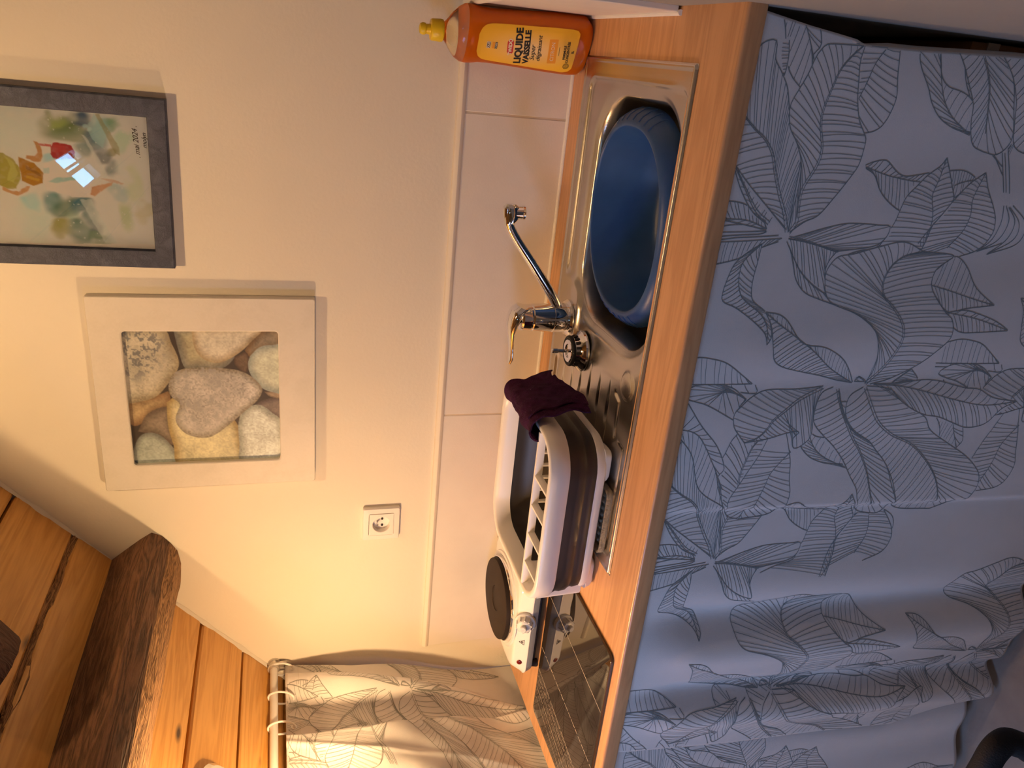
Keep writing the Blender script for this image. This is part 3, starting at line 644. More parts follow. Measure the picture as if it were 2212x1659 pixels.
# ------------------------------------------------------------------ washing-up liquid bottle
BT = Matrix.Translation((-0.060, -0.060, 0.0006)) @ Matrix.Rotation(math.radians(-27), 4, 'Z')
bot = thing('washing_up_liquid_bottle', 'clear bottle of orange washing-up liquid with a yellow cap and label', 'bottle'); bot.matrix_world = BT
BP = [  # z, half width, half depth, exponent
    (0.000, 0.038, 0.022, 2.6), (0.003, 0.044, 0.0265, 2.8), (0.012, 0.0515, 0.031, 3.0), (0.028, 0.0535, 0.032, 3.0), (0.045, 0.0535, 0.0318, 3.0), (0.075, 0.0522, 0.031, 3.0), (0.110, 0.050, 0.0302, 3.0), (0.150, 0.0478, 0.0297, 2.9), (0.190, 0.0462, 0.0296, 2.8),
    (0.208, 0.0475, 0.031, 2.6), (0.222, 0.0505, 0.0335, 2.4), (0.231, 0.0512, 0.034, 2.3), (0.240, 0.0500, 0.0335, 2.2), (0.250, 0.0440, 0.031, 2.1), (0.259, 0.034, 0.0265, 2.0), (0.266, 0.0235, 0.0205, 2.0), (0.271, 0.0170, 0.0165, 2.0), (0.2735, 0.0150, 0.0150, 2.0), (0.284, 0.0140, 0.0140, 2.0)]
def bprof(z):
    zs = [p[0] for p in BP]; return [np.interp(z, zs, [p[i] for p in BP]) for i in (1, 2, 3)]
def sup(hw, hd, p, z, n=56):
    o = []
    for k in range(n):
        a = 2*math.pi*k/n; c_, s_ = math.cos(a), math.sin(a)
        o.append((hw*math.copysign(abs(c_)**(2/p), c_), hd*math.copysign(abs(s_)**(2/p), s_), z))
    return o
zz = sorted(set([p[0] for p in BP]+[0.006, 0.018, 0.09, 0.13, 0.17, 0.200, 0.215, 0.227, 0.245, 0.255]))
G().loft([sup(*bprof(z), z) for z in zz], True, True, False).build('bottle_body', M_CLEAR, bot, smooth=50)
M_LIQ = mat('orange_liquid', (1.0, 0.23, 0.004), 0.10, trans=0.25, ior=1.33)
zl = [z for z in zz if z < 0.2355]+[0.2355]
rl = [[(p[0]*0.965, p[1]*0.955, max(p[2], 0.0025)) for p in sup(*bprof(z), z)] for z in zl]
G().loft(rl, True, True, True).build('liquid', M_LIQ, bot, smooth=50, label='bright orange washing-up liquid')
M_YEL = mat('yellow_plastic', (0.83, 0.58, 0.015), 0.35, trans=0.1)
cap = G(); 
cap.lathe([(0.0165, 0.274), (0.0185, 0.2755), (0.0190, 0.279), (0.0182, 0.294), (0.0170, 0.2965), (0.0100, 0.2975)], n=40, cap0=True, cap1=True)
capo = cap.build('cap', M_YEL, bot)
G().lathe([(0.0090, 0.297), (0.0082, 0.305), (0.0098, 0.3065), (0.0102, 0.311), (0.0085, 0.3155), (0.0045, 0.317), (0.0005, 0.317)], n=28).build('nozzle', M_YEL, capo)
# label: a thin sheet on the front face, (s across, z up)
def bsurf(s, z, d=0.0):
    hw, hd, p = bprof(z); s_ = max(-0.98, min(0.98, s/hw)); return Vector((s, -hd*(1-abs(s_)**p)**(1/p)-d, z))
LC = [(0.030, -0.030, 0.036), (0.034, -0.037, 0.0405), (0.045, -0.041, 0.0415), (0.07, -0.040, 0.041), (0.12, -0.0375, 0.0385), (0.17, -0.0345, 0.0365), (0.195, -0.0325, 0.035), (0.205, -0.0295, 0.0325), (0.212, -0.024, 0.027), (0.216, -0.014, 0.017)]
g = G(); NL = 22; zsl = np.concatenate([np.linspace(0.030, 0.046, 8), np.linspace(0.055, 0.19, 16), np.linspace(0.195, 0.216, 10)])
rowsL = []
for z in zsl:
    a = np.interp(z, [q[0] for q in LC], [q[1] for q in LC]); b = np.interp(z, [q[0] for q in LC], [q[2] for q in LC])
    rowsL.append([bsurf(a+(b-a)*k/NL, z, 0.0010) for k in range(NL+1)])
g.loft(rowsL, False)
lab = g.build('label', mat('label_print', attr='print', rough=0.45), bot, smooth=40, label='yellow printed label')
ca = lab.data.color_attributes.new('print', 'FLOAT_COLOR', 'POINT')
for k, v_ in enumerate(lab.data.vertices):
    z = v_.co.z; s = v_.co.x
    mid = math.exp(-((z-0.115)/0.055)**2-((s+0.002)/0.022)**2)
    c_ = np.array((0.90, 0.50, 0.022))*(1-0.85*mid)+np.array((0.92, 0.66, 0.34))*0.85*mid
    ca.data[k].color = (*c_, 1)
M_TXT = mat('black_print', (0.012, 0.011, 0.011), 0.6); M_RED = mat('red_print', (0.60, 0.035, 0.03), 0.6); M_WPR = mat('pale_print', (0.85, 0.72, 0.55), 0.6); M_ORP = mat('orange_print', (0.83, 0.33, 0.02), 0.6)
def lt(cx, cz, rot=0.0, d=0.0016):
    c_, s_ = math.cos(rot), math.sin(rot)
    return lambda a, b: bsurf(cx+a*c_-b*s_, cz+a*s_+b*c_, d)
TIL = math.radians(6)
text_obj('lettering', 'LIQUIDE', 0.0176, lt(0.001, 0.1392, TIL), M_TXT, lab, bold=0.0007, spacing=1.0)
text_obj('lettering', 'VAISSELLE', 0.0146, lt(0.001, 0.1238, TIL), M_TXT, lab, bold=0.0006, spacing=0.96)
text_obj('lettering', 'Super', 0.0125, lt(-0.008, 0.1115, TIL), M_TXT, lab, shear=0.35)
text_obj('lettering', 'dégraissant', 0.0118, lt(0.001, 0.1010, TIL), M_TXT, lab, shear=0.35, spacing=0.92)
def patch(name, cx, cz, w, h, M, r=0.001, rot=0.0, d=0.0013):
    F = lt(cx, cz, rot, d); g = G(); n = 28; cols = []
    for k in range(n+1):
        a = -w/2+w*(0.5-0.5*math.cos(math.pi*k/n)); q = max(0.0, abs(a)-(w/2-r)); hh = h/2-r+math.sqrt(max(0.0, r*r-q*q))
        cols.append([F(a, -hh), F(a, 0), F(a, hh)])
    g.loft(cols, False); return g.build(name, M, lab, smooth=0, fixn=False)
patch('emblem_patch', -0.001, 0.155, 0.027, 0.0115, M_RED, 0.0055, TIL)
text_obj('lettering', 'TWIDO', 0.0088, lt(-0.001, 0.155, TIL, 0.0017), M_WPR, lab, bold=0.0004)
patch('badge_patch', -0.001, 0.0745, 0.046, 0.0165, M_ORP, 0.001, TIL)
text_obj('lettering', 'CITRON', 0.0095, lt(-0.001, 0.0745, TIL, 0.0017), M_WPR, lab)
patch('badge_line', 0.001, 0.0625, 0.017, 0.0008, M_TXT, 0.0003, TIL)
text_obj('lettering', 'FORMULE', 0.0062, lt(0.000, 0.0515, TIL), M_TXT, lab, bold=0.0002)
text_obj('lettering', 'CONCENTRÉE', 0.0062, lt(0.001, 0.0452, TIL), M_TXT, lab, bold=0.0002)
text_obj('lettering', '1L', 0.0065, lt(0.002, 0.0365, TIL), M_TXT, lab, bold=0.0003)
patch('small_badge', -0.001, 0.1955, 0.012, 0.0075, M_WPR, 0.0008, 0); patch('small_badge', -0.001, 0.1955, 0.0105, 0.0058, M_TXT, 0.0006, 0, 0.0015)
text_obj('lettering', 'QUE', 0.0052, lt(-0.001, 0.1955, 0, 0.0018), M_WPR, lab, bold=0.0002)
patch('small_badge', -0.001, 0.1865, 0.012, 0.0045, M_ORP, 0.0005, 0); patch('small_badge', -0.001, 0.1815, 0.012, 0.0045, M_TXT, 0.0005, 0, 0.0015)
text_obj('lettering', 'CHEZ', 0.0042, lt(-0.001, 0.1815, 0, 0.0018), M_WPR, lab, bold=0.0001)
g = G(); F = lt(-0.026, 0.0425)
for r_ in (0.0058, 0.0040):
    ring = [(math.cos(2*math.pi*k/28), math.sin(2*math.pi*k/28)) for k in range(28)]
    g.loft([[F(p[0]*r_, p[1]*r_) for p in ring], [F(p[0]*(r_-0.0007), p[1]*(r_-0.0007)) for p in ring]], True)
g.build('recycling_mark', M_TXT, lab, smooth=0); text_obj('lettering', '♻' if False else '25', 0.0045, lt(-0.026, 0.0425), M_TXT, lab)

# ------------------------------------------------------------------ blue framed watercolour
def frame_prof(name, x0, x1, z0, z1, w, y0, y1, M, parent, off, r_in=0.0, bev=0.002):
    """four mitred mouldings, each an object"""
    out = []
    O_ = [(x0, z0), (x1, z0), (x1, z1), (x0, z1)]; I_ = [(x0+w, z0+w), (x1-w, z0+w), (x1-w, z1-w), (x0+w, z1-w)]
    for k in range(4):
        k2 = (k+1) % 4; rings = []
        for o_, i_ in ((O_[k], I_[k]), (O_[k2], I_[k2])):
            o_ = np.array(o_); i_ = np.array(i_); L_ = lambda t, y: Vector((o_[0]+(i_[0]-o_[0])*t, y, o_[1]+(i_[1]-o_[1])*t))-off
            rings.append([L_(0, y0), L_(0, y1+bev), L_(bev/w, y1), L_(1-2*bev/w, y1), L_(1-bev/w*0.6, y1+bev*0.5), L_(1, y1+bev*1.8), L_(1, y0)])
        a_, b_ = np.array(O_[k]), np.array(O_[k2])
        n_ = 10; rr = []
        for t in np.linspace(0, 1, n_): rr.append([rings[0][j]*(1-t)+rings[1][j]*t for j in range(7)])
        out.append(G().loft(rr, True, True, True).build(name, M, parent, smooth=30))
    return out
M_BLUEW = wood('blue_grey_paint', (0.026, 0.034, 0.066), (0.062, 0.076, 0.128), 12.0, (3.0, 3.0, 3.0), 0.65, rings=0.3, bump=0.3)
o1 = Vector((-0.3655, 0, 0.93))
p1 = thing('watercolour_picture', 'watercolour of a straw-hatted girl in a weathered blue-grey wooden frame', 'picture', tuple(o1)); p1.rotation_euler = (0, math.radians(0.6), 0)
frame_prof('frame_moulding', -0.516, -0.215, 0.7485, 1.115, 0.0325, -0.001, -0.0215, M_BLUEW, p1, o1)
nx_, nz_ = 190, 230
gx, gz = np.meshgrid(np.linspace(-0.490, -0.241, nx_), np.linspace(0.772, 1.09, nz_))
Hm = homography([(-0.2462, 0.7798), (-0.4813, 0.7782), (-0.2528, 1.0018), (-0.4852, 1.0334)], [(1110, 355), (1195, 1365), (0, 304), (0, 1352)])
den = Hm[2, 0]*gx+Hm[2, 1]*gz+Hm[2, 2]; PX = (Hm[0, 0]*gx+Hm[0, 1]*gz+Hm[0, 2])/den; PY = (Hm[1, 0]*gx+Hm[1, 1]*gz+Hm[1, 2])/den
W1 = (208, 168, 128)
A1 = lambda *c: alb(c, W1, 0.74)
f1, f2, f3 = fuzz(gx.shape, 9), fuzz(gx.shape, 24), fuzz(gx.shape, 60)
img = np.empty(gx.shape+(3,)); img[:] = A1(224, 200, 148)
WX = PX+70*(f1-0.5)+30*(f2-0.5); WY = PY+70*(f2-0.5)+40*(f1-0.5)
def blob(cx, cy, rx, ry, col, a, rot=0.0):
    c_, s_ = math.cos(rot), math.sin(rot); u = ((WX-cx)*c_+(WY-cy)*s_)/rx; w = (-(WX-cx)*s_+(WY-cy)*c_)/ry
    k = a*ss(1.35, 0.5, np.hypot(u, w))*(0.65+0.5*f2); k = np.clip(k, 0, 1)[..., None]; img[:] = img*(1-k)+A1(*col)*k
def ppoly(pts, col, a=1.0, fe=6, wob=10):
    ins, D = inpoly(PX+wob*(f2-0.5), PY+wob*(f3-0.5), pts); k = a*np.where(ins, ss(-fe, fe, D), ss(fe, -fe, D)*0.5)
    k = np.clip(k*(0.86+0.25*f3), 0, 1)[..., None]; img[:] = img*(1-k)+A1(*col)*k
for b_ in ((90, 480, 220, 190, (214, 212, 152), 0.8), (230, 1150, 170, 160, (196, 194, 140), 0.5), (60, 1180, 110, 140, (226, 212, 160), 0.6),
           (430, 420, 150, 95, (104, 104, 46), 0.95), (400, 400, 70, 60, (170, 160, 60), 0.6), (590, 390, 80, 60, (64, 76, 78), 0.95), (500, 500, 190, 60, (112, 112, 60), 0.8),
           (690, 520, 90, 110, (92, 98, 88), 0.9), (655, 465, 26, 20, (214, 200, 160), 0.9), (610, 430, 26, 22, (180, 180, 150), 0.6), (800, 420, 80, 60, (118, 136, 84), 0.85), (740, 460, 70, 120, (160, 165, 130), 0.7),
           (930, 560, 90, 90, (176, 178, 120), 0.6), (820, 620, 60, 26, (142, 116, 52), 0.8), (760, 660, 60, 60, (70, 76, 70), 0.8), (830, 760, 55, 75, (112, 112, 92), 0.75), (900, 740, 60, 60, (216, 196, 150), 0.6),
           (900, 950, 70, 60, (160, 160, 126), 0.6), (1060, 700, 60, 200, (222, 202, 148), 0.6), (1010, 900, 70, 140, (198, 178, 110), 0.5), (1100, 1090, 60, 90, (176, 140, 60), 0.4), (960, 1130, 60, 130, (170, 160, 90), 0.6, -0.4),
           (370, 1010, 70, 90, (96, 122, 100), 0.9), (470, 1060, 110, 100, (84, 100, 62), 0.95), (600, 1040, 90, 70, (64, 96, 84), 0.9), (560, 1130, 60, 60, (160, 160, 110), 0.6), (460, 1220, 90, 70, (150, 124, 40), 0.8),
           (610, 1240, 90, 90, (84, 104, 72), 0.85), (720, 1210, 60, 60, (70, 80, 76), 0.8), (740, 1290, 130, 50, (112, 118, 74), 0.8, 0.3), (690, 1120, 50, 60, (80, 108, 88), 0.7), (820, 1130, 70, 130, (222, 204, 158), 0.6, -0.5),
           (210, 1000, 70, 60, (152, 178, 142), 0.7), (620, 600, 60, 60, (112, 120, 92), 0.7), (400, 700, 90, 40, (150, 172, 146), 0.7)): blob(*b_)
ppoly([(600, 1000), (690, 1000), (760, 1140), (890, 1330), (800, 1330), (700, 1180)], (214, 196, 152), 0.55)
ppoly([(700, 345), (800, 470), (770, 605), (690, 540), (640, 440)], (172, 174, 136), 0.55)
ppoly([(705, 345), (735, 345), (890, 590), (900, 660), (860, 640)], (148, 118, 56), 0.6)
ppoly([(600, 500), (640, 520), (800, 790), (830, 860), (790, 850), (720, 700)], (220, 198, 152), 0.6)
ppoly([(320, 720), (430, 690), (560, 700), (680, 860), (705, 985), (560, 985), (340, 930), (305, 820)], (238, 212, 168), 0.95)
ppoly([(350, 868), (420, 835), (560, 830), (560, 852), (420, 872)], (150, 166, 128), 0.8)
ppoly([(310, 760), (360, 758), (362, 800), (315, 800)], (166, 172, 132), 0.6)
ppoly([(0, 905), (60, 935), (120, 945), (185, 905), (212, 905), (195, 945), (120, 978), (60, 960), (0, 935)], (196, 124, 66))
ppoly([(120, 680), (240, 720), (318, 800), (312, 878), (240, 905), (150, 862), (135, 780)], (170, 102, 20))
ppoly([(180, 740), (300, 810), (296, 830), (180, 770)], (120, 66, 14), 0.6, 4); ppoly([(180, 820), (290, 850), (280, 868), (180, 842)], (206, 140, 40), 0.6, 4)
ppoly([(-60, 640), (0, 645), (80, 690), (135, 760), (140, 850), (110, 920), (40, 925), (-40, 890), (-160, 800), (-140, 690)], (166, 132, 44))
ppoly([(10, 660), (90, 720), (120, 800), (90, 880), (40, 860), (60, 760)], (196, 164, 72), 0.6)
ppoly([(366, 600), (385, 568), (420, 562), (530, 590), (560, 640), (548, 690), (480, 698), (395, 690), (370, 655)], (168, 34, 28)); ppoly([(250, 566), (370, 580), (372, 604), (252, 580)], (186, 60, 44), 0.9, 4)
ppoly([(380, 585), (480, 590), (500, 640), (400, 640)], (196, 60, 44), 0.5)
ppoly([(232, 556), (262, 560), (290, 590), (312, 670), (292, 716), (240, 712), (178, 688), (186, 664), (246, 672), (268, 640), (250, 592)], (188, 116, 56))
ppoly([(690, 905), (760, 885), (850, 862), (842, 886), (770, 930), (712, 972), (680, 968)], (202, 130, 78)); ppoly([(750, 840), (850, 846), (940, 872), (920, 886), (840, 868)], (206, 148, 104), 0.8)
for _ in range(90):
    cx_, cy_, r_ = RNG.uniform(300, 1000), RNG.uniform(330, 1330), RNG.uniform(2, 6)
    k = np.clip(ss(r_+3, r_-2, np.hypot(PX-cx_, PY-cy_))*0.7, 0, 1)[..., None]; img[:] = img*(1-k)+A1(222, 206, 160)*k
margin = (PY > 1338)[..., None]; img[:] = np.where(margin, A1(232, 204, 156), img)
print_mesh('painting', -0.490+0.3655, -0.241+0.3655, 0.772-0.93, 1.09-0.93, -0.0062, nx_, nz_, img, mat('painted_paper', attr='print', rough=0.7), p1)
text_obj('signature', '. mai 2024 .', 0.0125, lambda a, b: Vector((-0.292+0.3655+a, -0.0066, 0.8015-0.93+b+a*0.05)), M_TXT, p1, shear=0.3, spacing=0.95)
text_obj('signature', 'molyn', 0.0115, lambda a, b: Vector((-0.289+0.3655+a, -0.0066, 0.788-0.93+b)), M_TXT, p1, shear=0.4, spacing=0.9)
M_GLASS = mat('picture_glass', (1, 1, 1), 0.0, trans=1.0, ior=1.45)
G().box((-0.488+0.3655, -0.0125, 0.776-0.93), (-0.243+0.3655, -0.0105, 1.086-0.93)).build('glass_pane', M_GLASS, p1, smooth=0)
G().box((-0.51+0.3655, -0.005, 0.755-0.93), (-0.22+0.3655, -0.001, 1.11-0.93)).build('backing_board', mat('backing_card', (0.4, 0.3, 0.2), 0.9), p1, smooth=0)

# ------------------------------------------------------------------ pebble picture in a broad whitewashed frame
o2 = Vector((-0.783, 0, 0.703))
p2 = thing('pebble_picture', 'photograph of a heart-shaped stone among pebbles in a broad whitewashed frame', 'picture', tuple(o2))
M_WASH = wood('whitewashed_wood', (0.68, 0.65, 0.58), (0.74, 0.705, 0.64), 5.0, (3, 3, 3), 0.55, rings=0.2, bump=0.08)
oc = [(-0.9905, 0.4955), (-0.5735, 0.4945), (-0.5735, 0.9115), (-0.9915, 0.9105)]
inn = rrect(-0.7885, 0.7107, 0.1455, 0.1437, 0.007, 5)
def rect_like(pts, hx, hz, cx, cz):                # project the inner outline outwards to the outer square
    o = []
    for (x, z) in pts:
        dx, dz = (x-(-0.7885))/0.1455, (z-0.7107)/0.1437; k = max(abs(dx), abs(dz)); o.append((cx+hx*dx/k, cz+hz*dz/k))
    return o
def w2(P, y): return [Vector((p[0], y, p[1]))-o2 for p in P]
def scl(P, d): return [(p[0]+(d if p[0] > -0.7885 else -d), p[1]+(d if p[1] > 0.7107 else -d)) for p in P]
outr = rect_like(inn, 0.2085, 0.2083, -0.7823, 0.7030)
G().loft([w2(outr, -0.003), w2(outr, -0.0195), w2(scl(outr, -0.0015), -0.0215), w2(scl(inn, 0.002), -0.0215), w2(inn, -0.0200), w2(inn, -0.008), w2(outr, -0.003)], True).build('frame', M_WASH, p2, smooth=25)
G().box((-0.965-o2.x, -0.0035, 0.515-o2.z), (-0.577-o2.x, -0.0003, 0.893-o2.z)).build('backing_board', MATS['backing_card'], p2, smooth=0)
nx_ = nz_ = 230
gx, gz = np.meshgrid(np.linspace(-0.938, -0.639, nx_), np.linspace(0.562, 0.859, nz_))
Hm = homography([(-0.6433, 0.8555), (-0.6433, 0.5658), (-0.9349, 0.5681), (-0.9336, 0.8538)], [(350, 405), (1500, 405), (1508, 1330), (450, 1370)])
den = Hm[2, 0]*gx+Hm[2, 1]*gz+Hm[2, 2]; PX = (Hm[0, 0]*gx+Hm[0, 1]*gz+Hm[0, 2])/den; PY = (Hm[1, 0]*gx+Hm[1, 1]*gz+Hm[1, 2])/den
W2_ = (226, 184, 134); A2 = lambda *c: alb(c, W2_, 0.74)
fA, fB, fC = fuzz(gx.shape, 12), fuzz(gx.shape, 40), fuzz(gx.shape, 110)
img = np.empty(gx.shape+(3,)); img[:] = A2(58, 40, 22)
def stone(pts, c_mid, c_edge, w=90, speck=0.25, mott=None):
    q = smooth_path([(*p,) for p in pts]+[pts[0]], 4); ins, D = inpoly(PX, PY, q)
    t = ss(0, w, D)[..., None]; col = A2(*c_edge)*(1-t)+A2(*c_mid)*t
    col = col*(1+speck*(fC-0.5)[..., None]*1.3+0.35*(fA-0.5)[..., None]+0.25*(fB-0.5)[..., None])
    if mott:
        dk, cx, cy, r = mott; k = (ss(0.45, 0.70, 0.55*fB+0.45*fC)*ss(r, r*0.4, np.hypot(PX-cx, PY-cy)))[..., None]*0.85; col = col*(1-k)+A2(*dk)*k
    k = (ins*ss(-1, 5, D))[..., None]; img[:] = img*(1-k)+np.clip(col, 0, 1)*k
stone([(400, 900), (620, 870), (700, 850), (700, 960), (600, 1000), (490, 1090), (420, 1090), (380, 1000)], (176, 128, 70), (120, 76, 36))
stone([(470, 1140), (540, 1010), (690, 960), (720, 1100), (740, 1240), (600, 1170)], (146, 110, 70), (96, 68, 40))
stone([(430, 1400), (445, 1250), (500, 1160), (600, 1150), (700, 1220), (790, 1370), (600, 1420)], (166, 146, 102), (112, 96, 66), 60)
stone([(1250, 550), (1340, 430), (1440, 380), (1540, 400), (1520, 540), (1390, 560), (1290, 600)], (146, 112, 70), (110, 70, 30))
stone([(1170, 600), (1260, 560), (1290, 640), (1260, 720), (1180, 660)], (110, 74, 40), (70, 44, 22), 30)
stone([(1300, 960), (1400, 905), (1540, 900), (1540, 1080), (1440, 1020)], (124, 92, 62), (80, 56, 36), 50)
stone([(1390, 850), (1540, 845), (1540, 900), (1440, 890)], (160, 116, 70), (110, 76, 42), 20)
stone([(300, 380), (640, 380), (720, 500), (772, 620), (760, 700), (690, 800), (610, 885), (500, 922), (380, 920), (300, 700)], (196, 158, 106), (146, 112, 66), 110, 0.35, ((86, 74, 58), 430, 520, 360))
stone([(725, 380), (1100, 380), (1180, 560), (1150, 640), (1060, 690), (900, 690), (815, 680), (770, 560)], (176, 140, 84), (112, 92, 62), 100)
stone([(860, 380), (880, 520), (930, 600), (1010, 640), (1090, 636), (1200, 580), (1300, 490), (1360, 380)], (208, 168, 114), (164, 122, 70), 70)
stone([(680, 930), (690, 1100), (730, 1240), (790, 1400), (1240, 1400), (1230, 1230), (1190, 1070), (1000, 900), (800, 850)], (204, 164, 98), (150, 108, 50), 90)
stone([(1290, 590), (1360, 526), (1450, 510), (1560, 530), (1560, 840), (1440, 852), (1350, 805), (1290, 720), (1274, 650)], (200, 170, 114), (146, 128, 90), 80)
stone([(1200, 1100), (1222, 1010), (1290, 955), (1370, 946), (1450, 1000), (1530, 1090), (1530, 1400), (1235, 1400), (1210, 1230)], (206, 176, 126), (150, 128, 88), 70, 0.35)
stone([(694, 810), (715, 735), (790, 688), (910, 672), (1060, 676), (1210, 695), (1310, 745), (1376, 815), (1374, 868), (1330, 930), (1240, 1005), (1140, 1090), (1030, 1168), (940, 1188), (830, 1162), (762, 1100), (744, 1035), (775, 945), (728, 900), (700, 858)], (188, 152, 108), (136, 106, 66), 60, 0.5, ((150, 122, 88), 900, 850, 420))
print_mesh('photo_print', -0.938-o2.x, -0.639-o2.x, 0.562-o2.z, 0.859-o2.z, -0.0115, nx_, nz_, img, mat('photo_paper', attr='print', rough=0.5), p2)

# ------------------------------------------------------------------ wall socket
o3 = Vector((-1.1225, 0, 0.3445))
soc = thing('wall_socket', 'white square power socket on the wall above the splashback tiles', 'socket', tuple(o3))
def sq(h, y, n=8): 
    P = rrect(0, 0, h, h, 0.004, n); return [(p[0], y, p[1]) for p in P]
G().loft([sq(0.0425, 0.0), sq(0.0428, -0.009), sq(0.0410, -0.0118), sq(0.030, -0.0128), sq(0.0290, -0.0120), sq(0.0288, -0.004)], True).build('frame', M_WHITEP, soc, smooth=30)
n_ = 48; sqr = []
for k in range(n_):
    a = 2*math.pi*k/n_; c_, s_ = math.cos(a), math.sin(a); q = max(abs(c_), abs(s_)); sqr.append((0.0282*c_/q, 0.0282*s_/q))
cir = lambda r, y: [(r*math.cos(2*math.pi*k/n_), y, r*math.sin(2*math.pi*k/n_)) for k in range(n_)]
G().loft([[(p[0], -0.004, p[1]) for p in sqr], [(p[0], -0.0138, p[1]) for p in sqr], cir(0.0212, -0.0140), cir(0.0202, -0.0132), cir(0.0196, -0.0005)], True, False, True).build('insert', M_WHITEP, soc, smooth=30)
for x_ in (-0.0085, 0.0085): G().lathe([(0.0028, 0.0), (0.0028, 0.0012), (0.0024, 0.0014)], (x_, -0.0008, -0.003), 16, 'Y', True, True).build('contact_hole', M_BLACK, soc)
G().tube([(0.0, -0.0005, 0.009), (0.0, -0.0145, 0.009)], 0.0023, 14).build('earth_pin', M_CHROME, soc)
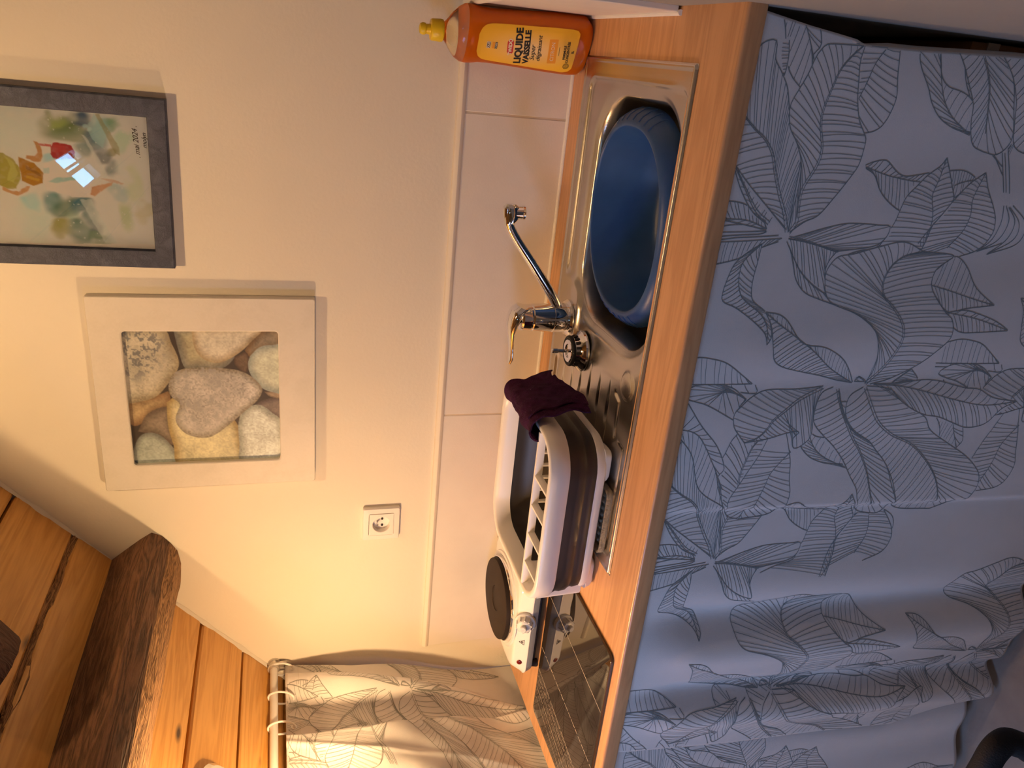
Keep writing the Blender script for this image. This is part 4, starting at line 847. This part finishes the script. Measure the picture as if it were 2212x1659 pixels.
# ------------------------------------------------------------------ printed fabric: leaf drawing laid on the cloth
LEAVES = [
('C',[(-171,-509),(-124,-485),(-79,-463),(-46,-453),(-13,-444)],[(-148,-490),(-117,-449),(-93,-407),(-74,-387),(-55,-374),(-25,-365),(-9,-379),(-13,-444)],[(-147,-503),(-122,-515),(-86,-524),(-41,-509),(-15,-478),(-13,-444)],22,18,0),
('C',[(-176,-506),(-150,-462),(-125,-405),(-107,-371),(-84,-347),(-56,-332),(-25,-320)],[(-186,-507),(-156,-478),(-138,-451),(-129,-422),(-126,-390),(-113,-355),(-94,-331),(-75,-317),(-47,-294),(-28,-287),(-13,-294),(-15,-316)],[(-171,-506),(-136,-488),(-125,-468),(-114,-435),(-103,-418),(-84,-398),(-75,-376),(-70,-350),(-58,-334),(-42,-327),(-25,-320)],20,16,0),
('C',[(-136,-490),(-171,-507),(-211,-523)],[(-136,-485),(-172,-502),(-211,-518)],[(-135,-496),(-171,-514),(-212,-530)],0,0,0),
('C',[(-231,-532),(-256,-550),(-286,-544),(-306,-509)],[(-231,-527),(-257,-535),(-286,-531),(-306,-509)],[(-233,-546),(-256,-563),(-285,-564),(-306,-509)],0,0,0),
('C',[(-233,-541),(-258,-573),(-285,-575),(-310,-531)],[(-233,-538),(-256,-563),(-285,-561),(-310,-531)],[(-230,-545),(-257,-586),(-290,-587),(-310,-531)],0,0,0),
('A',[(-188,-254),(-198,-297),(-203,-338),(-204,-359)],[(-186,-253),(-180,-267),(-177,-287),(-188,-305),(-196,-320),(-197,-335),(-190,-370)],[(-190,-255),(-199,-274),(-220,-290),(-238,-314),(-248,-342),(-228,-368)],12,14,0),
('A',[(-209,-415),(-200,-436),(-195,-462)],[(-185,-406),(-183,-429),(-187,-446),(-195,-462)],[(-209,-415),(-226,-424),(-210,-443),(-195,-462)],10,8,0),
('A',[(-302,-448),(-275,-466),(-249,-469),(-226,-463),(-206,-467),(-184,-474)],[(-341,-378),(-320,-393),(-298,-401),(-278,-400),(-254,-410),(-228,-428),(-202,-449),(-184,-474)],[(-318,-467),(-303,-511),(-278,-527),(-257,-523),(-237,-510),(-210,-488),(-184,-474)],22,18,0),
('A',[(-341,-388),(-298,-401),(-275,-402),(-250,-397),(-223,-386),(-198,-391),(-167,-394)],[(-323,-249),(-312,-281),(-304,-315),(-285,-324),(-265,-332),(-247,-335),(-227,-340),(-209,-355),(-194,-368),(-179,-387),(-167,-394)],[(-341,-375),(-299,-388),(-272,-401),(-244,-418),(-226,-427),(-213,-421),(-189,-408),(-167,-394)],26,22,0),
('A',[(-296,-154),(-300,-183),(-307,-214),(-313,-246)],[(-294,-164),(-284,-196),(-277,-220),(-271,-247),(-270,-277),(-271,-307),(-273,-327),(-301,-314),(-313,-246)],[(-297,-154),(-301,-184),(-308,-215),(-314,-246)],13,0,1),
('A',[(-297,-154),(-301,-184),(-307,-214),(-314,-243)],[(-297,-154),(-300,-183),(-307,-214),(-314,-242)],[(-301,-152),(-326,-171),(-346,-188),(-366,-214),(-382,-246),(-350,-232),(-330,-233),(-314,-243)],0,15,0),
('A',[(-307,-157),(-326,-171),(-346,-188),(-366,-214),(-382,-246)],[(-306,-156),(-326,-171),(-346,-188),(-366,-215),(-382,-246)],[(-331,-171),(-357,-182),(-377,-202),(-387,-229),(-396,-262)],0,9,0),
('A',[(-297,-143),(-301,-99),(-304,-59),(-305,-32)],[(-293,-136),(-296,-98),(-298,-66),(-303,-32)],[(-302,-138),(-312,-110),(-328,-78),(-339,-34)],0,14,0),
('A',[(-287,-113),(-289,-82),(-291,-37)],[(-286,-113),(-280,-94),(-279,-66),(-282,-40),(-286,-28)],[(-288,-114),(-292,-102),(-294,-70),(-297,-38),(-297,-28)],0,0,0),
('A',[(-284,-113),(-273,-78),(-272,-38)],[(-284,-113),(-265,-98),(-250,-67),(-247,-36),(-252,-20)],[(-286,-113),(-280,-80),(-274,-38),(-275,-25)],12,6,0),
('A',[(-276,-115),(-259,-89),(-231,-65),(-196,-37)],[(-276,-109),(-262,-85),(-243,-66),(-221,-50),(-196,-36)],[(-266,-134),(-248,-107),(-231,-81),(-211,-58),(-195,-37)],8,12,1),
('A',[(-38,-61),(-56,-63),(-71,-74),(-79,-84)],[(-38,-61),(-56,-63),(-71,-73),(-79,-84)],[(-36,-80),(-54,-84),(-70,-85),(-79,-84)],0,9,0),
('A',[(-287,-148),(-261,-137),(-236,-122),(-204,-105),(-180,-94),(-161,-77),(-149,-58),(-132,-37),(-114,-22)],[(-282,-143),(-255,-109),(-224,-69),(-203,-45),(-191,-33),(-167,-21),(-140,-18),(-114,-22)],[(-282,-150),(-227,-146),(-184,-142),(-162,-132),(-150,-117),(-129,-107),(-108,-99),(-92,-92),(-75,-79),(-60,-66),(-38,-61),(-52,-36),(-114,-22)],20,30,1),
('A',[(-289,-152),(-272,-161),(-243,-157),(-222,-158),(-191,-171),(-168,-172),(-138,-160),(-116,-157),(-86,-162),(-63,-168),(-45,-181),(-32,-194)],[(-287,-151),(-258,-150),(-234,-150),(-206,-148),(-184,-142),(-162,-128),(-142,-111),(-116,-104),(-95,-111),(-75,-119),(-52,-125),(-41,-132),(-35,-141),(-32,-194)],[(-287,-154),(-271,-175),(-261,-195),(-236,-213),(-209,-230),(-187,-241),(-164,-242),(-150,-240),(-140,-232),(-125,-219),(-100,-207),(-74,-200),(-52,-195),(-32,-196)],26,34,1),
('A',[(-306,-111),(-331,-87),(-353,-83),(-379,-90),(-394,-105),(-412,-133),(-433,-148),(-459,-152)],[(-306,-111),(-319,-90),(-336,-72),(-361,-64),(-384,-61),(-394,-66),(-402,-87),(-415,-110),(-430,-132),(-444,-147),(-459,-152)],[(-306,-111),(-333,-110),(-361,-108),(-383,-111),(-394,-118),(-409,-141),(-425,-152),(-447,-158),(-459,-152)],26,20,0),
('B',[(-362,-438),(-370,-475),(-381,-520),(-392,-571)],[(-341,-436),(-324,-456),(-315,-473),(-331,-499),(-364,-526),(-392,-571)],[(-379,-448),(-404,-478),(-398,-516),(-392,-571)],14,14,0),
('B',[(-405,-478),(-415,-541),(-435,-617)],[(-405,-478),(-401,-514),(-409,-552),(-421,-589),(-435,-617)],[(-424,-489),(-438,-515),(-439,-551),(-436,-617)],10,14,0),
('B',[(-532,-363),(-511,-382),(-482,-396),(-450,-403),(-424,-395),(-396,-369),(-380,-349),(-359,-343),(-335,-351),(-318,-370),(-309,-405)],[(-532,-363),(-505,-370),(-470,-362),(-441,-349),(-424,-331),(-408,-300),(-395,-259),(-382,-243),(-363,-236),(-343,-234),(-322,-248),(-316,-277),(-304,-318),(-295,-362),(-309,-405)],[(-532,-373),(-523,-410),(-500,-453),(-474,-481),(-447,-501),(-418,-493),(-404,-474),(-379,-448),(-360,-436),(-338,-439),(-324,-456),(-313,-465),(-309,-405)],34,34,1),
('B',[(-536,-411),(-521,-430),(-506,-448)],[(-535,-411),(-520,-429),(-505,-448)],[(-536,-411),(-527,-442),(-526,-468),(-506,-448)],0,8,0),
('B',[(-529,-335),(-501,-282),(-469,-238),(-444,-197),(-425,-165),(-409,-141)],[(-529,-336),(-524,-305),(-515,-270),(-506,-227),(-497,-191),(-485,-172),(-463,-164),(-433,-156),(-420,-149),(-409,-141)],[(-528,-337),(-510,-325),(-487,-303),(-472,-279),(-463,-255),(-460,-226),(-452,-209),(-438,-196),(-422,-182),(-412,-165),(-409,-141)],28,26,0),
('B',[(-527,-340),(-518,-346),(-527,-363)],[(-527,-340),(-518,-346)],[(-527,-340),(-527,-363),(-518,-346)],3,3,0),
('B',[(-527,-147),(-527,-97),(-526,-39),(-525,-10)],[(-527,-147),(-507,-118),(-490,-91),(-483,-64),(-481,-38),(-489,-3)],[(-529,-153),(-544,-157),(-537,-99),(-533,-40),(-532,-12)],12,4,0),
('B',[(-553,-141),(-539,-114),(-528,-91)],[(-553,-141),(-535,-116),(-528,-91),(-528,-48),(-544,-25),(-553,-44),(-562,-75),(-587,-124)],[(-553,-142),(-564,-132),(-587,-124)],12,3,0),
('B',[(-536,-283),(-555,-241),(-575,-215),(-590,-198),(-607,-189),(-622,-174),(-629,-154)],[(-534,-282),(-538,-233),(-538,-180),(-547,-155),(-564,-135),(-578,-124),(-599,-128),(-615,-141),(-629,-154)],[(-550,-269),(-580,-270),(-611,-277),(-629,-275),(-643,-259),(-641,-249),(-625,-244),(-612,-253),(-614,-228),(-623,-196),(-629,-154)],18,26,1),
('B',[(-539,-311),(-567,-321),(-592,-336),(-630,-365),(-657,-390),(-695,-416),(-736,-434),(-768,-448)],[(-536,-302),(-545,-282),(-568,-273),(-596,-276),(-621,-302),(-645,-332),(-675,-362),(-706,-385),(-731,-404),(-755,-413),(-785,-432),(-794,-456)],[(-542,-314),(-567,-321),(-598,-341),(-621,-368),(-638,-401),(-663,-434),(-690,-458),(-725,-477),(-772,-502),(-796,-486),(-794,-456)],26,22,1),
('B',[(-538,-365),(-571,-383),(-600,-406),(-627,-446),(-649,-497),(-678,-536),(-714,-569),(-750,-590),(-783,-601)],[(-537,-361),(-552,-336),(-576,-332),(-598,-344),(-618,-367),(-637,-401),(-659,-426),(-683,-452),(-719,-478),(-754,-496),(-788,-521),(-798,-606)],[(-535,-367),(-542,-417),(-571,-461),(-594,-502),(-621,-526),(-650,-577),(-676,-625),(-702,-659),(-724,-676),(-753,-680),(-780,-660),(-798,-606)],30,32,1),
('B',[(-533,-380),(-536,-432),(-546,-487),(-560,-546),(-572,-605),(-574,-644),(-569,-695)],[(-532,-380),(-531,-430),(-526,-480),(-529,-516),(-541,-571),(-544,-602),(-560,-638),(-569,-695)],[(-539,-415),(-558,-436),(-574,-462),(-588,-496),(-594,-530),(-606,-564),(-619,-602),(-618,-632),(-609,-651),(-583,-667),(-569,-695)],18,26,0),
('B',[(-650,-248),(-687,-222),(-718,-214),(-747,-205),(-786,-189)],[(-623,-196),(-653,-188),(-681,-176),(-709,-164),(-743,-150),(-777,-164),(-786,-189)],[(-615,-229),(-650,-245),(-673,-254),(-705,-261),(-738,-269),(-777,-253),(-786,-189)],18,18,0),
('B',[(-601,-31),(-614,-69),(-664,-104),(-716,-134)],[(-613,-33),(-650,-65),(-713,-90),(-749,-142)],[(-556,-39),(-597,-71),(-634,-106),(-675,-128),(-696,-120),(-749,-142)],12,14,0),
]

def arcl(P):
    P = np.asarray(P, float); s = np.concatenate([[0], np.cumsum(np.hypot(*np.diff(P, axis=0).T))]); return P, s/max(s[-1], 1e-9)
def at(P, s, t): return np.stack([np.interp(t, s, P[:, 0]), np.interp(t, s, P[:, 1])], -1)
def leaf_lines(mid, lft, rgt, nl, nr, dbl, rg):
    M_, sm = arcl(smooth_path([(*p,) for p in mid], 5)); out = []
    for side_, n in ((lft, nl), (rgt, nr)):
        S_, s_ = arcl(smooth_path([(*p,) for p in side_], 5)); out.append((S_, 0.00135))
        for i in range(n):
            t0 = (i+0.35+rg.uniform(-0.25, 0.25))/n*0.97; t1 = min(0.995, t0+0.075*(1-t0)+0.02+rg.uniform(-0.008, 0.008))
            a = at(M_, sm, t0); b = at(S_, s_, t1); m_ = at(M_, sm, min(1, t0+0.03)); c_ = (a+b)/2+(m_-a)*0.5
            u = np.linspace(0, 1, 9)[:, None]; out.append(((1-u)**2*a+2*u*(1-u)*c_+u*u*b, 0.00082))
    if dbl:
        d = np.gradient(M_, axis=0); d /= np.linalg.norm(d, axis=1)[:, None]+1e-9; nn = np.stack([-d[:, 1], d[:, 0]], 1)*np.linspace(2.4, 0.4, len(M_))[:, None]
        out += [(M_+nn, 0.0010), (M_-nn, 0.0010)]
    else: out.append((M_, 0.00125))
    return out
def leaf_print(name, copies, surf, clipf, parent, M, shiftv=(0, 0)):
    """copies: list of (group, dx, dz) in mm, back to front; surf(x, z, d) gives the 3-D point"""
    rg = random.Random(9); items = []
    for gname, dx, dz in copies:
        for (n, mid, lft, rgt, nl, nr, db) in LEAVES:
            if n != gname: continue
            o = np.array((dx, dz), float); T_ = lambda P: [tuple(np.array(p, float)+o) for p in P]
            poly = np.array(smooth_path([(*p,) for p in T_(lft)], 4)+smooth_path([(*p,) for p in T_(rgt)], 4)[::-1])
            items.append((leaf_lines(T_(mid), T_(lft), T_(rgt), nl, nr, db, rg), poly))
    g = G()
    for k, (lines, poly) in enumerate(items):
        lo = poly.min(0); hi = poly.max(0)
        later = [q for _, q in items[k+1:] if (q.min(0) < hi).all() and (q.max(0) > lo).all()]
        for P, w in lines:
            P_, s_ = arcl(P); L_ = np.hypot(*np.diff(P_, axis=0).T).sum(); n = max(3, int(L_/5.5)); Q = at(P_, s_, np.linspace(0, 1, n))
            ok = clipf(Q[:, 0]/1000, Q[:, 1]/1000)
            for q in later:
                if not ok.any(): break
                i_, _d = inpoly(Q[:, 0], Q[:, 1], q); ok &= ~(i_ & (_d > 0.5))
            i = 0
            while i < n:
                if not ok[i]: i += 1; continue
                j = i
                while j+1 < n and ok[j+1]: j += 1
                if j > i:
                    R_ = Q[i:j+1]; d = np.gradient(R_, axis=0); d /= np.linalg.norm(d, axis=1)[:, None]+1e-9; nn = np.stack([-d[:, 1], d[:, 0]], 1)*w*500
                    a = [surf(*(p/1000), 0.0007) for p in R_+nn]; b = [surf(*(p/1000), 0.0007) for p in R_-nn]
                    g.loft([[x_, y_] for x_, y_ in zip(a, b)], False)
                i = j+1
    o = g.build(name, M, parent, smooth=0, fixn=False); o['kind'] = 'stuff'; return o

# ---- curtain under the worktop: two panels
def lerp(z, tab): return np.interp(-np.asarray(z), [-t[1] for t in tab], [t[0] for t in tab])
LE = [(-1.288, -0.03), (-1.293, -0.051), (-1.319, -0.292), (-1.337, -0.542), (-1.347, -0.698), (-1.300, -0.885), (-1.288, -0.95)]
RE = [(-0.004, -0.03), (-0.016, -0.107), (-0.025, -0.181), (-0.030, -0.195), (-0.028, -0.29), (-0.020, -0.457), (-0.015, -0.95)]
def fold(x, z):
    """displacement of the cloth towards the room"""
    d1 = x-(-0.756-0.036*(-0.036-z)); o = 0.010*np.exp(-np.abs(d1)/0.07)*(d1 > 0)-0.013*np.exp(-np.abs(d1)/0.055)*(d1 <= 0)
    sm = ss(-0.010, 0.010, d1); o = 0.008*np.exp(-np.abs(d1)/0.07)*sm-0.010*np.exp(-np.abs(d1)/0.055)*(1-sm)
    o += 0.010*np.sin((x+0.15)*11+z*0.8)*0.5
    d3 = x-(-0.988-0.032*(-0.05-z)); o += -0.024*np.exp(-(d3/0.032)**2)+0.020*np.exp(-((d3+0.075)/0.04)**2)+0.009*np.exp(-((d3-0.07)/0.045)**2)
    d4 = x-(-1.160-0.08*(-0.1-z)); o += -0.026*np.exp(-(d4/0.026)**2)+0.022*np.exp(-((d4+0.055)/0.035)**2)
    d5 = x+0.54+0.03*z; o += -0.006*np.exp(-(d5/0.03)**2)+0.004*np.exp(-((d5-0.07)/0.04)**2)
    o *= ss(-0.03, -0.16, z)*0.75+0.25
    o += 0.003*np.sin(x*37+z*5)*ss(-0.1, -0.5, z)
    return o
CY = -0.588
def surfR(x, z, d=0.0): return (x, float(CY-fold(x, z)-d), z)
def panel(name, label, nx, nz, xl, xr, ztop, zbot, sf, parent_label_cat, thick=0.0012):
    o = thing(name, label, 'curtain', ((xl(-0.4)+xr(-0.4))/2, CY, -0.03)); off = o.location.copy()
    g = G(); rows = []
    for j in range(nz):
        z = ztop+(zbot-ztop)*j/(nz-1); a, b = float(xl(z)), float(xr(z)); rows.append([Vector(sf(a+(b-a)*i/(nx-1), z))-off for i in range(nx)])
    g.loft(rows, False); ob = g.build('fabric', M_FABRIC, o, smooth=80, fixn=False)
    md = ob.modifiers.new('thickness', 'SOLIDIFY'); md.thickness = thick; md.offset = 1
    return o, off
cr, offr = panel('sink_curtain', 'wide front curtain panel printed with leaf outlines, hung below the sink', 330, 120, lambda z: lerp(z, LE), lambda z: lerp(z, RE), -0.0302, -0.935, surfR, None)
cr['group'] = 'curtain panels under the worktop'
# the solidified cloth keeps its front face where surfR puts it
def clipR(x, z): return (x > lerp(z, LE)+0.001) & (x < lerp(z, RE)-0.001) & (z < -0.0305) & (z > -0.93)
ACP = [('C', 0, 0), ('C', -552, 62), ('C', -1160, 62), ('A', 640, 0), ('A', -1230, 0), ('B', 640, 0), ('A', -574, -4), ('B', -625, -482), ('B', 30, -482), ('A', 0, 0), ('B', -662, 5), ('B', 0, 0)]
Vr = Vector(offr)
leaf_print('leaf_print', ACP, lambda x, z, d: Vector(surfR(x, z, d))-Vr, clipR, cr, M_INK)
# turned edge of the cloth
g = G(); rows = []
for j in range(40):
    z = -0.185-0.55*j/39; x = float(lerp(z, RE)); w = 0.005*min(1, j/4); p = Vector(surfR(x, z)); rows.append([p-Vr+Vector((-0.001, 0.0008, 0)), p-Vr+Vector((w*0.5, 0.004, 0)), p-Vr+Vector((w, 0.012, 0))])
g.loft(rows, False).build('turned_hem', mat('cotton_reverse', (0.66, 0.58, 0.50), 0.9), cr, smooth=60)
L2 = lambda z: -1.60+0*z
R2 = lambda z: lerp(z, LE)+0.030
def surfL(x, z, d=0.0):
    t = np.clip(-(z+0.03)/0.9, 0, 1); o = -0.034+0.036*t*np.clip((-1.30-x)/0.2, 0, 1)+0.007*np.sin((x+1.3)*48+z*1.5)*t-0.012*np.exp(-((x-(float(lerp(z, LE))))/0.02)**2)
    return (x, float(CY-o-d), z)
c2_, off2 = panel('sink_curtain', 'narrow curtain panel tucked behind the wide one, hung below the glass board', 110, 100, L2, R2, -0.0302, -0.925, surfL, None)
c2_['group'] = 'curtain panels under the worktop'; V2 = Vector(off2)
def clipL(x, z): return (x > -1.598) & (x < lerp(z, LE)+0.028) & (z < -0.0305) & (z > -0.92)
leaf_print('leaf_print', [('A', -1215, -60), ('C', -1290, 120), ('B', -1330, 30), ('B', -1190, -470)], lambda x, z, d: Vector(surfL(x, z, d))-V2, clipL, c2_, M_INK)

# ------------------------------------------------------------------ curtain on the rod at the left end
RX_, RZ_ = -1.512, 0.592
rod = thing('curtain_rod', 'white metal curtain rod under the ceiling slope, held by a wall bracket', 'curtain rod', (RX_, -0.4, RZ_))
G().tube([(0, 0.392, 0), (0, -0.75, 0)], 0.0092, 24).build('rod', mat('white_metal', (0.84, 0.82, 0.80), 0.3), rod)
M_BRK = mat('bracket_metal', (0.62, 0.58, 0.52), 0.35, 0.7)
bk = G()
bk.loft([[(0.0165*math.cos(2*math.pi*k/28), 0.4+y, 0.0165*math.sin(2*math.pi*k/28)-0.001) for k in range(28)] for y in (-0.0008, -0.004)], True, True, True)
bk.lathe([(0.0128, 0.003), (0.0132, 0.006), (0.0132, 0.022), (0.0118, 0.0235), (0.0095, 0.0235)], (0, 0.4, 0), 30, 'Y')
bk.box((-0.009, 0.394, -0.030), (0.009, 0.3985, -0.012), 0.0015)
bro = bk.build('bracket', M_BRK, rod, smooth=35)
for z_ in (0.0135, -0.024): G().lathe([(0.0032, 0.0), (0.003, 0.0012), (0.0004, 0.0018)], (0.002, 0.396, z_), 16, 'Y').build('screw', M_CHROME, bro)
def ring_thing(y, label, tilt):
    t = thing('curtain_ring', label, 'curtain ring', (RX_, y, RZ_-0.016), 'curtain rings on the white rod')
    P = []
    for k in range(44):
        a = 2*math.pi*k/44; P.append((0.0145*math.cos(a), 0.010*math.sin(a)*tilt+0.004*math.cos(a), 0.0285*math.sin(a)))
    G().tube(P, 0.0024, 10, closed=True).build('ring', MATS['white_metal'], t); return t
for y_, l_, ti in ((-0.022, 'white curtain ring next to the wall bracket of the rod', 0.3), (-0.115, 'white curtain ring in the middle, through the shaded dip of the curtain', 0.6), (-0.204, 'white curtain ring farthest from the wall, through the bright front pleat', 0.2)): ring_thing(y_, l_, ti)
def surfC(y, z, d=0.0):
    s = -y; base = -1.518-0.092*ss(0.44, 0.02, z)
    r1 = np.interp(-z, [-0.57, -0.488, -0.413, -0.337, -0.258, -0.14, 0.006, 0.5], [0.052, 0.078, 0.097, 0.107, 0.109, 0.115, 0.166, 0.30])
    a1 = np.interp(-z, [-0.57, -0.488, -0.413, -0.258, -0.14, 0.006], [0.022, 0.037, 0.043, 0.041, 0.036, 0.022])
    f = a1*ss(-0.009, 0.002, s-r1)*ss(0.075, 0.010, s-r1)
    r2 = np.interp(-z, [-0.57, -0.488, -0.388, -0.297, -0.161, 0.009, 0.5], [0.267, 0.271, 0.268, 0.25, 0.211, 0.197, 0.25])
    amp = np.interp(-z, [-0.57, -0.30, -0.16, 0.01], [0.050, 0.050, 0.042, 0.022])
    f2 = amp*ss(-0.016, 0.003, s-r2)*(1-1.0*ss(0.10, 0.32, s-r2))
    wr = 0.0016*math.sin(70*s+24*z)+0.0014*math.sin(46*z-30*s+1)*ss(0.18, 0.26, s)+0.003*np.exp(-((s-r2-0.05-0.25*(0.45-z))/0.008)**2)
    return (float(base+f+f2+wr+d), y, z)
lc = thing('curtain', 'white leaf-printed curtain hanging in pleats from the white rod', 'curtain', (-1.56, -0.3, 0.56)); Vl = lc.location.copy()
g = G(); rows = []
for j in range(130):
    z = 0.566-1.05*j/129; s0 = float(np.interp(-z, [-0.57, -0.41, -0.24, 0.0], [0.005, 0.029, 0.015, 0.005])); rows.append([Vector(surfC(-s0-(0.546-s0)*i/319, z))-Vl for i in range(320)])
g.loft(rows, False); ob = g.build('fabric', M_FABRIC, lc, smooth=80, fixn=False)
md = ob.modifiers.new('thickness', 'SOLIDIFY'); md.thickness = 0.001; md.offset = 1
# the motif's B node sits 0.64 m higher here than on the sink curtain
def surfCm(x, z, d): return Vector(surfC(x+0.531-0.135, z+0.64, d+0.0014))-Vl
def clipCm(x, z):
    y = x+0.531-0.135; Z_ = z+0.64; return (y < -0.001-np.interp(-Z_, [-0.57, -0.41, -0.24, 0.0], [0.005, 0.029, 0.015, 0.005])) & (y > -0.54) & (Z_ < 0.564) & (Z_ > -0.35)
leaf_print('leaf_print', [('C', 60, 40), ('C', -560, 235), ('A', -610, 30), ('A', 0, 0), ('A', -300, 330), ('B', -330, 440), ('B', -330, -330), ('B', -640, 0), ('B', 0, 0)], surfCm, clipCm, lc, mat('print_ink_soft', (0.30, 0.31, 0.29), 0.9))
g = G()                                           # stitched top hem
for dz in (0.030,):
    pa = [Vector(surfC(-0.008-0.53*i/160, 0.566-dz, 0.0008))-Vl for i in range(161)]; g.tube(pa, 0.0005, 5)
g.build('hem_seam', mat('seam_thread', (0.66, 0.62, 0.56), 0.9), lc, smooth=40)
for y_ in (-0.113, -0.204):
    p = Vector(surfC(y_, 0.549, 0.0012))-Vl
    G().lathe([(0.0042, 0.0), (0.0068, 0.0004), (0.0066, 0.0012), (0.0042, 0.0014)], tuple(p), 24, 'X').build('eyelet', MATS['white_metal'], lc)

# ------------------------------------------------------------------ wooden crate in the dark under the worktop
cx = thing('wooden_crate', 'brown wooden crate in the dark space behind the sink curtain\'s right edge', 'crate', (-0.080, -0.39, FL))
M_CR = mat('crate_wood', (0.36, 0.16, 0.06), 0.8, var=0.2, vscale=12); CZ = 0.55
G().box((-0.075, -0.16, 0.0), (0.075, 0.16, CZ), 0.003).build('box', M_CR, cx)
G().box((-0.06, -0.162, CZ-0.05), (0.0752, -0.159, CZ-0.028)).build('pale_strip', mat('pale_strip', (0.62, 0.5, 0.36), 0.7), cx, smooth=0)

# ------------------------------------------------------------------ chair in the corner of the view
ch = thing('tubular_armchair', 'black tubular armchair, only one rounded arm in view beside the curtain', 'chair', (-1.15, -1.25, FL))
oc_ = Vector((-1.15, -1.25, FL))
M_TUBE = mat('black_padding', (0.008, 0.008, 0.010), 0.75, bump=0.2, bscale=500)
for dy in (0.0, -0.46):
    P = smooth_path([(-1.42, -1.075, -0.285), (-1.2, -1.06, -0.282), (-1.0, -1.05, -0.282), (-0.90, -1.046, -0.284), (-0.868, -1.044, -0.290), (-0.844, -1.040, -0.301), (-0.834, -1.038, -0.318), (-0.839, -1.043, -0.338), (-0.853, -1.05, -0.38), (-0.865, -1.055, -0.55), (-0.87, -1.06, -0.95)], 6)
    G().tube([Vector(p)-oc_+Vector((0, dy, 0)) for p in P], 0.0165, 16).build('arm', M_TUBE, ch)
    P = smooth_path([(-1.42, -1.075, -0.05), (-1.42, -1.075, -0.5), (-1.44, -1.075, -0.95)], 6)
    G().tube([Vector(p)-oc_+Vector((0, dy, 0)) for p in P], 0.0140, 14).build('leg', M_TUBE, ch)
G().box((-0.27, -0.27, FL*0+0.40), (0.27, 0.17, 0.455), 0.02).build('seat', M_TUBE, ch)
G().box((-0.30, -0.28, 0.62), (-0.25, 0.18, 0.92), 0.018).build('backrest', M_TUBE, ch)

# ------------------------------------------------------------------ the two lamps
def bulb_mat(name, power, r):
    s = power/(math.pi*4*math.pi*r*r); return mat(name, (1, 0.8, 0.5), 0.5, emit=WARM, estr=s)
ra = Vector((-1.415, -0.420, roofz(-1.418)))
la = thing('ceiling_spot', 'chrome ceiling spot lamp on the pine boards above the curtain', 'lamp', tuple(ra))
Mr = Matrix((Vector((0, 1, 0)), Vector((0, 1, 0)).cross(nrm)*-1, nrm)).transposed()
G().lathe([(0.044, 0.0), (0.045, 0.004), (0.043, 0.012), (0.034, 0.019), (0.010, 0.022), (0.0005, 0.022)], n=44, M=Mr).build('base', M_CHROME, la)
hA = LAMP_A-ra
G().tube([nrm*0.02, nrm*0.035+hA*0.2, hA*0.72], 0.006, 14).build('arm', M_CHROME, la)
dA = hA.normalized()
G().tube([hA*0.68, hA-dA*0.024], [0.016, 0.019], 24).build('lamp_holder', M_CHROME, la)
G().lathe([(0.0005, -0.022)]+[(0.022*math.cos(a), 0.022*math.sin(a)) for a in np.linspace(-1.4, 1.4, 12)]+[(0.0005, 0.022)], tuple(hA), 24).build('bulb', bulb_mat('bulb_low', POWER_A, 0.022), la)
rb_ = Vector((LAMP_B.x, LAMP_B.y, roofz(LAMP_B.x)))
lb = thing('pendant_lamp', 'hanging spot lamp with a conical shade turned to the picture wall', 'lamp', tuple(rb_))
hB = LAMP_B-rb_
ax_ = Vector((-0.07, 0.70, -0.61)).normalized(); sx_ = Vector((1, 0, 0)); sx_ = (sx_-ax_*sx_.dot(ax_)).normalized(); MB_ = Matrix((sx_, ax_.cross(sx_), ax_)).transposed()
G().lathe([(0.016, -0.060), (0.030, -0.045), (0.040, -0.020), (0.062, 0.0515), (0.0605, 0.0518), (0.0385, -0.019), (0.029, -0.043), (0.015, -0.057)], tuple(hB), 40, M=MB_).build('shade', mat('white_shade', (0.8, 0.79, 0.76), 0.5), lb)
G().lathe([(0.045, 0.012), (0.044, -0.012), (0.030, -0.022), (0.004, -0.026)], n=30).build('ceiling_rose', M_WHITEP, lb)
G().tube([(0, 0, -0.02), hB-ax_*0.075], 0.003, 8).build('cord', M_BLACK, lb)
G().lathe([(0.006, -0.085), (0.017, -0.07), (0.019, -0.032), (0.017, -0.03)], tuple(hB), 24, cap0=True, cap1=True, M=MB_).build('lamp_holder', M_WHITEP, lb)
G().lathe([(0.0005, -0.028)]+[(0.028*math.cos(a), 0.028*math.sin(a)) for a in np.linspace(-1.4, 1.4, 12)]+[(0.0005, 0.028)], tuple(hB), 24).build('bulb', bulb_mat('bulb_high', POWER_B, 0.028), lb)
